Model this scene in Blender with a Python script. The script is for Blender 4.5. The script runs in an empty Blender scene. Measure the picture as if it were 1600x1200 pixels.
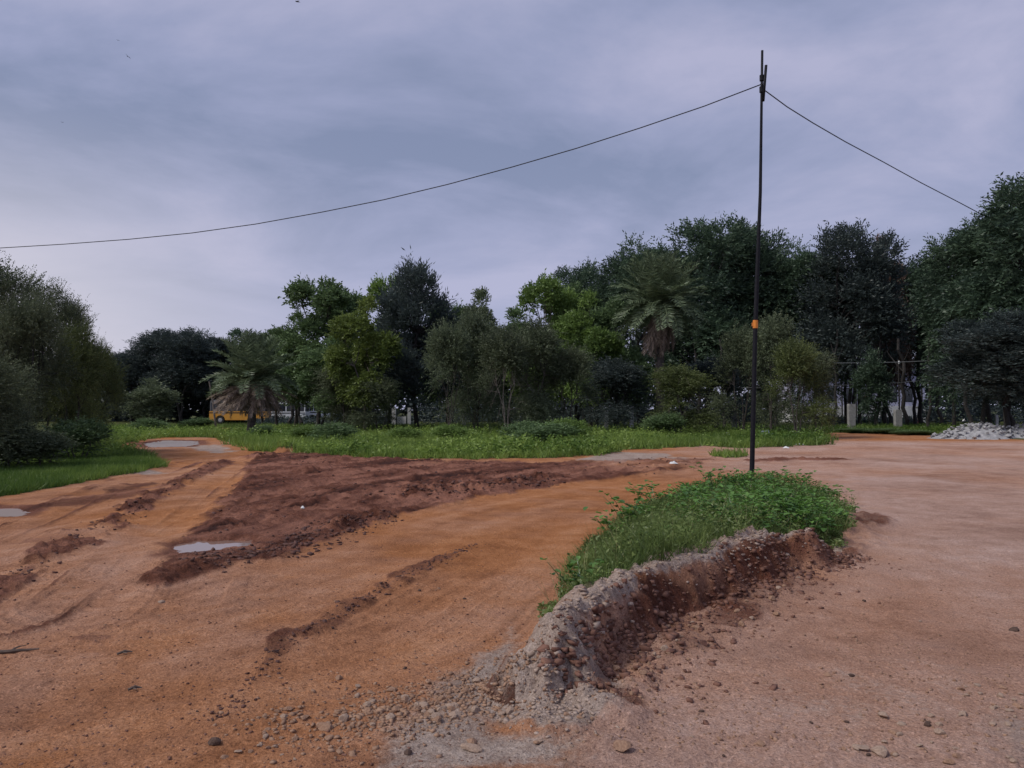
import bpy, bmesh, math, random
import numpy as np
from mathutils import Vector, Matrix, Euler

S = bpy.context.scene
COL = S.collection
PI = math.pi
R = math.radians

# ------------------------------------------------------------------ camera
CAM_H = 1.6
FPX = 1200.0                       # focal length in pixels of a 1600 px wide frame
HORIZON = 640.0
PITCH = math.atan((HORIZON - 600.0) / FPX)
cd = bpy.data.cameras.new('camera')
cd.sensor_width = 36.0
cd.lens = 36.0 * FPX / 1600.0
cd.clip_start = 0.05
cd.clip_end = 5000
cam = bpy.data.objects.new('camera', cd)
cam.location = (0, 0, CAM_H)
cam.rotation_euler = (PI / 2 + PITCH, 0, 0)
COL.objects.link(cam)
S.camera = cam

# ------------------------------------------------------------------ sky, sun, exposure
SUN_AZ = R(-112)                    # from +Y, negative = to the left of the view
SUN_EL = R(50)
sun_dir = Vector((math.sin(SUN_AZ) * math.cos(SUN_EL), math.cos(SUN_AZ) * math.cos(SUN_EL), math.sin(SUN_EL)))
ld = bpy.data.lights.new('sun', 'SUN')
ld.energy = 1.5
ld.angle = R(22)
ld.color = (1.0, 0.95, 0.87)
sun = bpy.data.objects.new('sun', ld)
sun.rotation_euler = sun_dir.to_track_quat('Z', 'Y').to_euler()
COL.objects.link(sun)

W = bpy.data.worlds.new('World')
S.world = W
W.use_nodes = True
nt = W.node_tree
for n in list(nt.nodes):
    nt.nodes.remove(n)
def N(tree, typ, **kw):
    n = tree.nodes.new(typ)
    for k, v in kw.items():
        if k.startswith('i_'):
            n.inputs[k[2:].replace('_', ' ')].default_value = v
        else:
            setattr(n, k, v)
    return n
def ramp(tree, stops, interp='LINEAR'):
    n = tree.nodes.new('ShaderNodeValToRGB')
    cr = n.color_ramp
    cr.interpolation = interp
    while len(cr.elements) < len(stops):
        cr.elements.new(0.5)
    for e, (p, c) in zip(cr.elements, stops):
        e.position = p
        e.color = (*c, 1) if len(c) == 3 else c
    return n
def math_n(tree, op, a=None, b=None, clamp=False):
    n = tree.nodes.new('ShaderNodeMath')
    n.operation = op
    n.use_clamp = clamp
    for i, v in enumerate((a, b)):
        if v is None:
            continue
        if isinstance(v, (int, float)):
            n.inputs[i].default_value = v
        else:
            tree.links.new(v, n.inputs[i])
    return n.outputs[0]
def mixc(tree, fac, a, b, mode='MIX'):
    n = tree.nodes.new('ShaderNodeMix')
    n.data_type = 'RGBA'
    n.blend_type = mode
    for sock, v in ((n.inputs[0], fac), (n.inputs[6], a), (n.inputs[7], b)):
        if isinstance(v, (int, float)):
            sock.default_value = v
        elif isinstance(v, tuple):
            sock.default_value = (*v, 1) if len(v) == 3 else v
        else:
            tree.links.new(v, sock)
    return n.outputs[2]

tc = N(nt, 'ShaderNodeTexCoord')
sep = N(nt, 'ShaderNodeSeparateXYZ')
nt.links.new(tc.outputs['Generated'], sep.inputs[0])
zc = math_n(nt, 'MAXIMUM', sep.outputs[2], 0.0)
zd = math_n(nt, 'ADD', zc, 0.22)
px = math_n(nt, 'DIVIDE', sep.outputs[0], zd)
py = math_n(nt, 'DIVIDE', sep.outputs[1], zd)
comb = N(nt, 'ShaderNodeCombineXYZ')
nt.links.new(px, comb.inputs[0]); nt.links.new(py, comb.inputs[1]); nt.links.new(sep.outputs[2], comb.inputs[2])
mp = N(nt, 'ShaderNodeMapping')
mp.inputs['Location'].default_value = (3.1, 7.4, 0.0)
mp.inputs['Rotation'].default_value = (0, 0, R(-24))
mp.inputs['Scale'].default_value = (0.9, 1.1, 0.4)
nt.links.new(comb.outputs[0], mp.inputs[0])
n1 = N(nt, 'ShaderNodeTexNoise', i_Scale=1.25, i_Detail=7.0, i_Roughness=0.57, i_Distortion=0.3)
nt.links.new(mp.outputs[0], n1.inputs['Vector'])
cl = ramp(nt, [(0.37, (0.208, 0.246, 0.378)), (0.5, (0.292, 0.320, 0.476)), (0.63, (0.400, 0.405, 0.562))])
nt.links.new(n1.outputs['Fac'], cl.inputs[0])
# paler layer of cloud towards the horizon
hz = N(nt, 'ShaderNodeMapRange', interpolation_type='SMOOTHSTEP')
hz.inputs['From Min'].default_value = 0.0; hz.inputs['From Max'].default_value = 0.34
hz.inputs['To Min'].default_value = 0.8; hz.inputs['To Max'].default_value = 0.0
nt.links.new(zc, hz.inputs[0])
c1 = mixc(nt, hz.outputs[0], cl.outputs[0], (0.42, 0.425, 0.595))
# brighter, warmer cloud low on the left, set apart from the sun's direction
dp = N(nt, 'ShaderNodeVectorMath', operation='DOT_PRODUCT')
nt.links.new(tc.outputs['Generated'], dp.inputs[0])
glow_dir = Vector((math.sin(R(-72)) * math.cos(R(12)), math.cos(R(-72)) * math.cos(R(12)), math.sin(R(12))))   # thin bright cloud low on the left
dp.inputs[1].default_value = glow_dir
gl = N(nt, 'ShaderNodeMapRange', interpolation_type='SMOOTHSTEP')
gl.inputs['From Min'].default_value = 0.45; gl.inputs['From Max'].default_value = 1.0
gl.inputs['To Min'].default_value = 0.0; gl.inputs['To Max'].default_value = 1.0
nt.links.new(dp.outputs['Value'], gl.inputs[0])
lowf = N(nt, 'ShaderNodeMapRange', interpolation_type='SMOOTHSTEP')
lowf.inputs['From Min'].default_value = 0.05; lowf.inputs['From Max'].default_value = 0.38
lowf.inputs['To Min'].default_value = 1.0; lowf.inputs['To Max'].default_value = 0.0
nt.links.new(zc, lowf.inputs[0])
c2 = mixc(nt, math_n(nt, 'MULTIPLY', gl.outputs[0], lowf.outputs[0]), c1, (0.66, 0.62, 0.64))
bgc = N(nt, 'ShaderNodeBackground', i_Strength=0.70)
nt.links.new(c2, bgc.inputs[0])
sky = N(nt, 'ShaderNodeTexSky', sky_type='NISHITA', sun_disc=False, sun_elevation=SUN_EL, sun_rotation=SUN_AZ)
bgs = N(nt, 'ShaderNodeBackground', i_Strength=0.05)
nt.links.new(sky.outputs[0], bgs.inputs[0])
mx = N(nt, 'ShaderNodeMixShader')
mx.inputs[0].default_value = 0.9
nt.links.new(bgs.outputs[0], mx.inputs[1]); nt.links.new(bgc.outputs[0], mx.inputs[2])
wo = N(nt, 'ShaderNodeOutputWorld')
nt.links.new(mx.outputs[0], wo.inputs[0])

vs = S.view_settings
vs.view_transform = 'Standard'
vs.look = 'None'
vs.exposure = 0.74
vs.gamma = 1.0
vs.use_curve_mapping = False
S.cycles.max_bounces = 6
S.cycles.diffuse_bounces = 3
S.cycles.glossy_bounces = 2
S.cycles.transmission_bounces = 3
S.cycles.transparent_max_bounces = 4
S.cycles.use_denoising = True

# ------------------------------------------------------------------ helpers
rng = np.random.default_rng(7)
random.seed(7)

cp, sp_ = math.cos(PITCH), math.sin(PITCH)
def ray(u, v):
    dx = (u - 800.0) / FPX
    dz = (600.0 - v) / FPX
    return dx, cp - dz * sp_, sp_ + dz * cp
def G(u, v, z=0.0):                # where the line of sight through a photo point meets the level z
    dx, dy, dz = ray(u, v)
    t = (z - CAM_H) / dz
    return (dx * t, dy * t)
def P(u, v, Y):                    # the point at distance Y on that line of sight
    dx, dy, dz = ray(u, v)
    t = Y / dy
    return Vector((dx * t, Y, CAM_H + dz * t))
def GL(pts, z=0.0):
    return np.array([G(u, v, z) for u, v in pts])

def _hash(ix, iy, seed):
    h = (ix.astype(np.int64) * 374761393 + iy.astype(np.int64) * 668265263 + seed * 1442695041) & 0xffffffff
    h = ((h ^ (h >> 13)) * 1274126177) & 0xffffffff
    return ((h ^ (h >> 16)) & 0xffff) / 65535.0
def vnoise(x, y, seed=0):
    ix = np.floor(x); iy = np.floor(y)
    fx = x - ix; fy = y - iy
    fx = fx * fx * (3 - 2 * fx); fy = fy * fy * (3 - 2 * fy)
    a = _hash(ix, iy, seed); b = _hash(ix + 1, iy, seed)
    c = _hash(ix, iy + 1, seed); d = _hash(ix + 1, iy + 1, seed)
    return (a + (b - a) * fx) * (1 - fy) + (c + (d - c) * fx) * fy
def fbm(x, y, oct=4, seed=0, gain=0.5):
    s = 0; a = 1.0; t = 0
    for o in range(oct):
        s = s + a * vnoise(x * 2 ** o + 17.3 * o, y * 2 ** o - 9.1 * o, seed + o)
        t += a; a *= gain
    return s / t * 2 - 1           # about -1 .. 1
def smooth(x, a=0.0, b=1.0):
    t = np.clip((x - a) / (np.asarray(b) - a), 0, 1)
    return t * t * (3 - 2 * t)
def dist_pl(x, y, pl, along=False):
    best = np.full(x.shape, 1e9)
    sal = np.zeros(x.shape); acc = 0.0
    for (x0, y0), (x1, y1) in zip(pl[:-1], pl[1:]):
        ex, ey = x1 - x0, y1 - y0
        L2 = ex * ex + ey * ey + 1e-12
        t = np.clip(((x - x0) * ex + (y - y0) * ey) / L2, 0, 1)
        d = np.hypot(x - x0 - t * ex, y - y0 - t * ey)
        m = d < best
        best = np.where(m, d, best)
        if along:
            sal = np.where(m, acc + t * math.sqrt(L2), sal)
        acc += math.sqrt(L2)
    return (best, sal) if along else best
def inside(x, y, poly):
    c = np.zeros(x.shape, bool)
    n = len(poly)
    for i in range(n):
        x0, y0 = poly[i]; x1, y1 = poly[(i + 1) % n]
        if y0 == y1:
            continue
        m = ((y0 > y) != (y1 > y)) & (x < (x1 - x0) * (y - y0) / (y1 - y0) + x0)
        c ^= m
    return c
def sdf(x, y, poly):               # positive inside
    d = dist_pl(x, y, np.vstack([poly, poly[:1]]))
    return np.where(inside(x, y, poly), d, -d)

def mesh_np(name, verts, faces, mats=(), smooth_shade=False, attrs=None):
    me = bpy.data.meshes.new(name)
    verts = np.asarray(verts, np.float32); faces = np.asarray(faces, np.int32)
    k = faces.shape[1]
    me.vertices.add(len(verts)); me.vertices.foreach_set('co', verts.ravel())
    me.loops.add(faces.size); me.loops.foreach_set('vertex_index', faces.ravel())
    me.polygons.add(len(faces))
    me.polygons.foreach_set('loop_start', np.arange(0, faces.size, k, dtype=np.int32))
    try:
        me.polygons.foreach_set('loop_total', np.full(len(faces), k, np.int32))
    except Exception:
        pass
    if smooth_shade:
        me.polygons.foreach_set('use_smooth', np.ones(len(faces), bool))
    for m in mats:
        me.materials.append(m)
    if attrs:
        for an, (typ, arr) in attrs.items():
            a = me.attributes.new(an, typ, 'POINT')
            a.data.foreach_set('value' if typ == 'FLOAT' else 'color', np.asarray(arr, np.float32).ravel())
    me.update(calc_edges=True)
    return me
def link(name, me, parent=None, loc=(0, 0, 0), rot=(0, 0, 0), scale=(1, 1, 1)):
    o = bpy.data.objects.new(name, me)
    o.location = loc; o.rotation_euler = rot; o.scale = scale
    o.parent = parent
    COL.objects.link(o)
    return o
def tag(o, label=None, cat=None, group=None, kind=None):
    if label: o['label'] = label
    if cat: o['category'] = cat
    if group: o['group'] = group
    if kind: o['kind'] = kind
    return o
class MB:                          # collects quads and triangles for one mesh
    def __init__(s):
        s.v = []; s.f = []
    def box(s, a, b):
        x0, y0, z0 = a; x1, y1, z1 = b; n = len(s.v)
        s.v += [(x0, y0, z0), (x1, y0, z0), (x1, y1, z0), (x0, y1, z0), (x0, y0, z1), (x1, y0, z1), (x1, y1, z1), (x0, y1, z1)]
        s.f += [tuple(n + i for i in q) for q in ((3, 2, 1, 0), (4, 5, 6, 7), (0, 1, 5, 4), (1, 2, 6, 5), (2, 3, 7, 6), (3, 0, 4, 7))]
    def tube(s, pts, rad, sides=6, cap=True):
        pts = [Vector(p) for p in pts]; n0 = len(s.v)
        for i, p in enumerate(pts):
            d = (pts[min(i + 1, len(pts) - 1)] - pts[max(i - 1, 0)])
            if d.length < 1e-9: d = Vector((0, 0, 1))
            d.normalize()
            a = d.orthogonal().normalized() if abs(d.z) < 0.95 else Vector((1, 0, 0)).cross(d).normalized()
            if abs(d.z) < 0.95: a = Vector((0, 0, 1)).cross(d).normalized()
            b = d.cross(a)
            r = rad[i] if hasattr(rad, '__len__') else rad
            for k in range(sides):
                t = 2 * PI * k / sides
                s.v.append(tuple(p + a * (math.cos(t) * r) + b * (math.sin(t) * r)))
        for i in range(len(pts) - 1):
            for k in range(sides):
                k2 = (k + 1) % sides
                s.f.append((n0 + i * sides + k, n0 + i * sides + k2, n0 + (i + 1) * sides + k2, n0 + (i + 1) * sides + k))
        if cap:
            s.f.append(tuple(n0 + (len(pts) - 1) * sides + k for k in range(sides)))
            s.f.append(tuple(n0 + k for k in reversed(range(sides))))
    def prism(s, outline, y0, y1):  # outline in x,z extruded along y
        n = len(s.v); m = len(outline)
        s.v += [(x, y0, z) for x, z in outline] + [(x, y1, z) for x, z in outline]
        s.f.append(tuple(range(n, n + m))); s.f.append(tuple(reversed(range(n + m, n + 2 * m))))
        for i in range(m):
            j = (i + 1) % m
            s.f.append((n + i, n + m + i, n + m + j, n + j))
    def mesh(s, name, mat, smooth_shade=False):
        me = bpy.data.meshes.new(name)
        me.from_pydata(s.v, [], s.f)
        if mat: me.materials.append(mat)
        if smooth_shade:
            me.polygons.foreach_set('use_smooth', np.ones(len(me.polygons), bool))
        me.update()
        bm = bmesh.new(); bm.from_mesh(me); bmesh.ops.recalc_face_normals(bm, faces=bm.faces); bm.to_mesh(me); bm.free()
        return me
    def build(s, name, mat, parent=None, smooth_shade=False, **kw):
        return link(name, s.mesh(name, mat, smooth_shade), parent, **kw)
def empty(name, loc=(0, 0, 0), rz=0.0):
    o = bpy.data.objects.new(name, None)
    o.location = loc; o.rotation_euler = (0, 0, rz)
    o.empty_display_size = 0.2
    COL.objects.link(o)
    return o

# ------------------------------------------------------------------ materials
def new_mat(name):
    m = bpy.data.materials.new(name); m.use_nodes = True
    t = m.node_tree
    for n in list(t.nodes): t.nodes.remove(n)
    out = N(t, 'ShaderNodeOutputMaterial')
    return m, t, out
def simple_mat(name, c1, c2=None, scale=6.0, rough=0.85, bump=0.0, spec=0.3, metallic=0.0):
    m, t, out = new_mat(name)
    b = N(t, 'ShaderNodeBsdfPrincipled', i_Roughness=rough, i_Metallic=metallic)
    b.inputs['Specular IOR Level'].default_value = spec
    co = N(t, 'ShaderNodeTexCoord')
    no = N(t, 'ShaderNodeTexNoise', i_Scale=scale, i_Detail=6.0, i_Roughness=0.6)
    t.links.new(co.outputs['Object'], no.inputs['Vector'])
    r = ramp(t, [(0.3, c1), (0.7, c2 or c1)])
    t.links.new(no.outputs['Fac'], r.inputs[0])
    t.links.new(r.outputs[0], b.inputs['Base Color'])
    if bump:
        bp = N(t, 'ShaderNodeBump', i_Strength=bump, i_Distance=0.02)
        t.links.new(no.outputs['Fac'], bp.inputs['Height'])
        t.links.new(bp.outputs[0], b.inputs['Normal'])
    t.links.new(b.outputs[0], out.inputs[0])
    return m
def leaf_mat(name, dark, light, transl=0.3, gloss=0.035, rnd=0.25):
    m, t, out = new_mat(name)
    at = N(t, 'ShaderNodeAttribute', attribute_name='tint')
    c = mixc(t, at.outputs['Fac'], dark, light)
    oi = N(t, 'ShaderNodeObjectInfo')
    k = math_n(t, 'MULTIPLY_ADD', oi.outputs['Random'], rnd)
    k.node.inputs[2].default_value = 1.0 - rnd / 2
    hs = N(t, 'ShaderNodeHueSaturation')
    t.links.new(c, hs.inputs['Color']); t.links.new(k, hs.inputs['Value'])
    d = N(t, 'ShaderNodeBsdfDiffuse'); tr = N(t, 'ShaderNodeBsdfTranslucent'); g = N(t, 'ShaderNodeBsdfGlossy', i_Roughness=0.45)
    g.inputs['Color'].default_value = (1, 1, 1, 1)
    t.links.new(hs.outputs[0], d.inputs[0]); t.links.new(hs.outputs[0], tr.inputs[0])
    m1 = N(t, 'ShaderNodeMixShader'); m1.inputs[0].default_value = transl
    t.links.new(d.outputs[0], m1.inputs[1]); t.links.new(tr.outputs[0], m1.inputs[2])
    m2 = N(t, 'ShaderNodeMixShader'); m2.inputs[0].default_value = gloss * 0.5
    t.links.new(m1.outputs[0], m2.inputs[1]); t.links.new(g.outputs[0], m2.inputs[2])
    t.links.new(m2.outputs[0], out.inputs[0])
    return m

M = {}
M['bark'] = simple_mat('bark', (0.045, 0.038, 0.034), (0.11, 0.095, 0.085), 9, 0.9, 0.4)
M['bark_pale'] = simple_mat('bark_pale', (0.10, 0.085, 0.075), (0.22, 0.19, 0.165), 9, 0.9, 0.4)
M['bark_dark'] = simple_mat('bark_dark', (0.02, 0.018, 0.018), (0.055, 0.05, 0.048), 9, 0.9, 0.4)
M['leaf_olive'] = leaf_mat('leaf_olive', (0.036, 0.050, 0.030), (0.165, 0.195, 0.108))
M['leaf_olive_warm'] = leaf_mat('leaf_olive_warm', (0.045, 0.064, 0.022), (0.195, 0.235, 0.082))
M['leaf_grey'] = leaf_mat('leaf_grey', (0.042, 0.058, 0.034), (0.185, 0.225, 0.125))
M['leaf_deep'] = leaf_mat('leaf_deep', (0.025, 0.045, 0.0338), (0.1187, 0.1812, 0.1063))
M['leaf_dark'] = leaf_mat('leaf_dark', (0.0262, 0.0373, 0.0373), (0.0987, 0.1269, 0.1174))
M['leaf_mid'] = leaf_mat('leaf_mid', (0.0474, 0.0818, 0.0366), (0.1965, 0.289, 0.1202))
M['leaf_bright'] = leaf_mat('leaf_bright', (0.065, 0.098, 0.024), (0.23, 0.29, 0.075), 0.4)
M['leaf_fresh'] = leaf_mat('leaf_fresh', (0.0666, 0.1174, 0.0352), (0.2523, 0.3679, 0.0947), 0.4)
M['leaf_brown'] = leaf_mat('leaf_brown', (0.081, 0.0583, 0.0486), (0.261, 0.174, 0.1392))
M['frond'] = leaf_mat('frond', (0.065, 0.095, 0.052), (0.225, 0.285, 0.165), 0.25, 0.05)
M['frond_dead'] = leaf_mat('frond_dead', (0.15, 0.11, 0.09), (0.43, 0.34, 0.275), 0.2)
M['grass'] = leaf_mat('grass', (0.0672, 0.128, 0.0224), (0.32, 0.432, 0.096), 0.4)
M['grass_island'] = leaf_mat('grass_island', (0.056, 0.096, 0.0224), (0.256, 0.328, 0.104), 0.35)
M['stalk'] = leaf_mat('stalk', (0.16, 0.17, 0.06), (0.36, 0.32, 0.16))
M['weed'] = leaf_mat('weed', (0.0473, 0.1148, 0.0216), (0.1485, 0.297, 0.054), 0.35, 0.1)
M['metal_dark'] = simple_mat('pole_paint', (0.008, 0.008, 0.012), (0.016, 0.016, 0.022), 14, 0.6, 0.1, 0.15)
M['orange'] = simple_mat('orange_tape', (0.62, 0.20, 0.03), (0.75, 0.27, 0.05), 20, 0.5, 0.1)
M['cable'] = simple_mat('cable_black', (0.02, 0.02, 0.026), None, 3, 0.6)
M['cable_grey'] = simple_mat('cable_grey', (0.16, 0.17, 0.18), None, 3, 0.5)
M['concrete'] = simple_mat('concrete', (0.20, 0.195, 0.19), (0.33, 0.32, 0.31), 6, 0.9, 0.3)
M['whitewash'] = simple_mat('whitewash', (0.55, 0.55, 0.56), (0.75, 0.75, 0.76), 4, 0.85, 0.1)
M['lavender'] = simple_mat('lavender_wall', (0.46, 0.46, 0.62), (0.54, 0.54, 0.70), 3, 0.85)
M['bus_yellow'] = simple_mat('bus_yellow', (0.55, 0.25, 0.025), (0.66, 0.31, 0.04), 2, 0.4, 0, 0.5)
M['bus_white'] = simple_mat('bus_white', (0.66, 0.67, 0.69), (0.78, 0.79, 0.8), 2, 0.4, 0, 0.5)
M['glass'] = simple_mat('window_glass', (0.02, 0.024, 0.03), (0.05, 0.055, 0.065), 2, 0.12, 0, 0.6)
M['rubber'] = simple_mat('rubber', (0.02, 0.02, 0.02), (0.035, 0.033, 0.03), 8, 0.85)
M['rim'] = simple_mat('rim', (0.25, 0.25, 0.25), (0.4, 0.4, 0.4), 8, 0.5)
M['black'] = simple_mat('black_trim', (0.02, 0.02, 0.02), None, 2, 0.6)
M['lamp'] = simple_mat('lamp_glass', (0.6, 0.55, 0.45), None, 2, 0.2, 0, 0.6)
M['roof_sheet'] = simple_mat('roof_sheet', (0.10, 0.10, 0.11), (0.17, 0.17, 0.18), 3, 0.6)
M['stone'] = simple_mat('stone_tan', (0.22, 0.127, 0.083), (0.38, 0.24, 0.165), 9, 0.95, 0.5, 0.15)
M['stone_grey'] = simple_mat('stone_grey', (0.25, 0.172, 0.128), (0.43, 0.315, 0.245), 9, 0.95, 0.5, 0.15)
M['crumb_pale'] = simple_mat('crumb_pale', (0.27, 0.195, 0.155), (0.44, 0.345, 0.29), 12, 0.95, 0.4, 0.1)
M['stone_dark'] = simple_mat('stone_dark', (0.07, 0.045, 0.037), (0.13, 0.085, 0.068), 9, 0.95, 0.5, 0.15)
M['rubble'] = simple_mat('rubble_grey', (0.20, 0.197, 0.205), (0.44, 0.435, 0.445), 5, 0.9, 0.4, 0.2)
M['clod'] = simple_mat('mud_clod', (0.06, 0.029, 0.023), (0.15, 0.07, 0.053), 8, 0.8, 0.5, 0.3)
M['clod_red'] = simple_mat('red_clod', (0.10, 0.046, 0.033), (0.26, 0.14, 0.105), 10, 0.95, 0.5, 0.15)
M['plastic_white'] = simple_mat('plastic_white', (0.6, 0.6, 0.6), (0.75, 0.75, 0.74), 12, 0.5)
M['tarp'] = simple_mat('tarp_blue', (0.10, 0.13, 0.16), (0.2, 0.24, 0.28), 4, 0.6)
M['red'] = simple_mat('red_plastic', (0.35, 0.03, 0.03), (0.45, 0.05, 0.05), 6, 0.5)
M['wood'] = simple_mat('dead_wood', (0.06, 0.042, 0.034), (0.16, 0.12, 0.10), 14, 0.9, 0.3)
M['bird'] = simple_mat('bird_feathers', (0.02, 0.02, 0.024), (0.04, 0.04, 0.045), 30, 0.8)

# ground: four soils blended by where each of them lies
def ground_mat():
    m, t, out = new_mat('earth')
    co = N(t, 'ShaderNodeTexCoord')
    at = N(t, 'ShaderNodeAttribute', attribute_name='soil')
    sc = N(t, 'ShaderNodeSeparateColor'); t.links.new(at.outputs['Color'], sc.inputs[0])
    mud, grass, pale, pink = sc.outputs[0], sc.outputs[1], sc.outputs[2], at.outputs['Alpha']
    at2 = N(t, 'ShaderNodeAttribute', attribute_name='streak')
    def noise(scale, det=6.0, rough=0.6):
        n = N(t, 'ShaderNodeTexNoise', i_Scale=scale, i_Detail=det, i_Roughness=rough)
        t.links.new(co.outputs['Object'], n.inputs['Vector'])
        return n.outputs['Fac']
    big = noise(0.35, 5); mid = noise(2.6, 6, 0.65); fine = noise(26, 6, 0.7); grit = noise(75, 4, 0.75)
    r1 = ramp(t, [(0.40, (0.262, 0.102, 0.040)), (0.5, (0.392, 0.164, 0.067)), (0.60, (0.485, 0.232, 0.114))])
    bm_ = math_n(t, 'ADD', math_n(t, 'MULTIPLY', mid, 0.34), math_n(t, 'MULTIPLY', big, 0.22))
    bm_ = math_n(t, 'ADD', bm_, math_n(t, 'MULTIPLY', fine, 0.28))
    bm_ = math_n(t, 'ADD', bm_, math_n(t, 'MULTIPLY', at2.outputs['Fac'], 0.16))
    t.links.new(bm_, r1.inputs[0])
    r2 = ramp(t, [(0.40, (0.305, 0.182, 0.136)), (0.5, (0.435, 0.276, 0.214)), (0.60, (0.52, 0.36, 0.30))])
    t.links.new(bm_, r2.inputs[0])
    r3 = ramp(t, [(0.34, (0.058, 0.023, 0.016)), (0.48, (0.165, 0.064, 0.040)), (0.63, (0.34, 0.155, 0.102))])  # mud tones; the palest streaks also carry a wet sheen put into the colour
    mm = math_n(t, 'ADD', math_n(t, 'MULTIPLY', mid, 0.5), math_n(t, 'MULTIPLY', fine, 0.5))
    m3 = math_n(t, 'ADD', math_n(t, 'MULTIPLY', mm, 0.62), math_n(t, 'MULTIPLY', at2.outputs['Fac'], 0.38))
    t.links.new(m3, r3.inputs[0])
    r4 = ramp(t, [(0.36, (0.25, 0.175, 0.138)), (0.64, (0.47, 0.375, 0.32))]); t.links.new(mm, r4.inputs[0])
    r5 = ramp(t, [(0.35, (0.035, 0.045, 0.015)), (0.65, (0.10, 0.11, 0.04))]); t.links.new(mm, r5.inputs[0])
    c = mixc(t, pink, r1.outputs[0], r2.outputs[0])
    # masks broken up by the grain of the soil
    def brk(mask, amt=0.6):
        a = math_n(t, 'ADD', mask, math_n(t, 'MULTIPLY', math_n(t, 'SUBTRACT', mm, 0.5), amt * 2))
        s = N(t, 'ShaderNodeMapRange', interpolation_type='SMOOTHSTEP')
        s.inputs['From Min'].default_value = 0.25; s.inputs['From Max'].default_value = 0.75
        t.links.new(a, s.inputs[0]); return s.outputs[0]
    c = mixc(t, brk(pale, 0.5), c, r4.outputs[0])
    mudf = brk(mud, 0.7)
    c = mixc(t, mudf, c, r3.outputs[0])
    c = mixc(t, brk(grass, 0.5), c, r5.outputs[0])
    # grit: single light and dark grains
    gr = ramp(t, [(0.37, (0.42, 0.40, 0.40)), (0.45, (1, 1, 1)), (0.56, (1, 1, 1)), (0.63, (1.6, 1.62, 1.64))]); t.links.new(grit, gr.inputs[0])
    c = mixc(t, 0.9, c, gr.outputs[0], 'MULTIPLY')
    b = N(t, 'ShaderNodeBsdfPrincipled')
    b.inputs['Specular IOR Level'].default_value = 0.08
    ro = N(t, 'ShaderNodeMapRange'); ro.inputs['To Min'].default_value = 0.95; ro.inputs['To Max'].default_value = 0.75
    t.links.new(mudf, ro.inputs[0]); t.links.new(ro.outputs[0], b.inputs['Roughness'])
    t.links.new(c, b.inputs['Base Color'])
    h = math_n(t, 'ADD', math_n(t, 'MULTIPLY', fine, 0.7), math_n(t, 'MULTIPLY', grit, 0.3))
    bs = math_n(t, 'MULTIPLY_ADD', mudf, 0.6); bs.node.inputs[2].default_value = 1.0
    bp = N(t, 'ShaderNodeBump', i_Distance=0.04); t.links.new(h, bp.inputs['Height']); t.links.new(bs, bp.inputs['Strength'])
    t.links.new(bp.outputs[0], b.inputs['Normal'])
    t.links.new(b.outputs[0], out.inputs[0])
    return m
M['earth'] = ground_mat()

def water_mat(name='muddy_water', col=(0.21, 0.135, 0.11), rough=0.05):
    m, t, out = new_mat(name)
    b = N(t, 'ShaderNodeBsdfPrincipled', i_Roughness=rough, i_IOR=1.33)
    b.inputs['Base Color'].default_value = (*col, 1)
    b.inputs['Specular IOR Level'].default_value = 0.6
    co = N(t, 'ShaderNodeTexCoord'); no = N(t, 'ShaderNodeTexNoise', i_Scale=3.0, i_Detail=2.0)
    t.links.new(co.outputs['Object'], no.inputs['Vector'])
    bp = N(t, 'ShaderNodeBump', i_Strength=0.05, i_Distance=0.02); t.links.new(no.outputs['Fac'], bp.inputs['Height'])
    t.links.new(bp.outputs[0], b.inputs['Normal']); t.links.new(b.outputs[0], out.inputs[0])
    return m
M['water'] = water_mat()
M['slurry'] = water_mat('pale_slurry', (0.38, 0.31, 0.285), 0.25)

# ------------------------------------------------------------------ the ground
BANK_H = 0.38
crest0 = GL([(832, 978), (855, 968), (885, 958), (950, 918), (1010, 890), (1080, 868), (1150, 846), (1215, 828), (1270, 826), (1300, 812)], BANK_H)
lborder = GL([(838, 1128), (806, 1105), (796, 1065), (800, 1025), (826, 982), (855, 940), (895, 870), (925, 838), (950, 815), (1000, 790), (1060, 768), (1175, 757), (1250, 766), (1305, 780), (1335, 798), (1340, 820), (1330, 848), (1304, 874)], 0.02)
_s = np.linspace(0, len(crest0) - 1, 70); _i = np.minimum(_s.astype(int), len(crest0) - 2); _f = (_s - _i)[:, None]
crest = crest0[_i] * (1 - _f) + crest0[_i + 1] * _f
_w = fbm(_s * 2.6, _s * 0 + 1.5, 3, 201) * 0.11 * np.minimum(1, np.minimum(_s, len(crest0) - 1 - _s))
crest = crest + np.stack([_w * 0.81, -_w * 0.58], -1)        # uneven, broken edge
island = np.vstack([crest, lborder[::-1]])
mud_front = GL([(225, 930), (300, 905), (420, 872), (520, 838), (600, 812), (700, 788), (800, 770), (890, 757), (1000, 745), (1080, 735)])
mud_poly = np.vstack([mud_front, GL([(1130, 716), (1000, 719), (880, 724), (700, 722), (560, 717), (455, 708), (395, 712), (370, 745), (335, 790), (285, 835), (255, 880)])])
clump_line = GL([(285, 885), (400, 872), (440, 862), (520, 832), (600, 806)])
clump_line2 = GL([(640, 778), (700, 768), (780, 762), (850, 752)])
left_ridge = GL([(352, 722), (320, 738), (270, 760), (200, 803), (130, 842), (70, 875), (0, 922), (-80, 970)])
left_edge = GL([(-60, 815), (60, 795), (140, 785), (190, 770), (240, 752)])
mid_ridge = GL([(745, 850), (690, 878), (640, 905), (600, 930), (540, 962), (490, 990), (440, 1024), (370, 1105), (345, 1140)])
puddle_a = GL([(286, 858), (310, 852), (340, 851), (392, 850), (388, 858), (360, 864), (330, 870), (300, 872), (288, 867)], -0.06)
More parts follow.
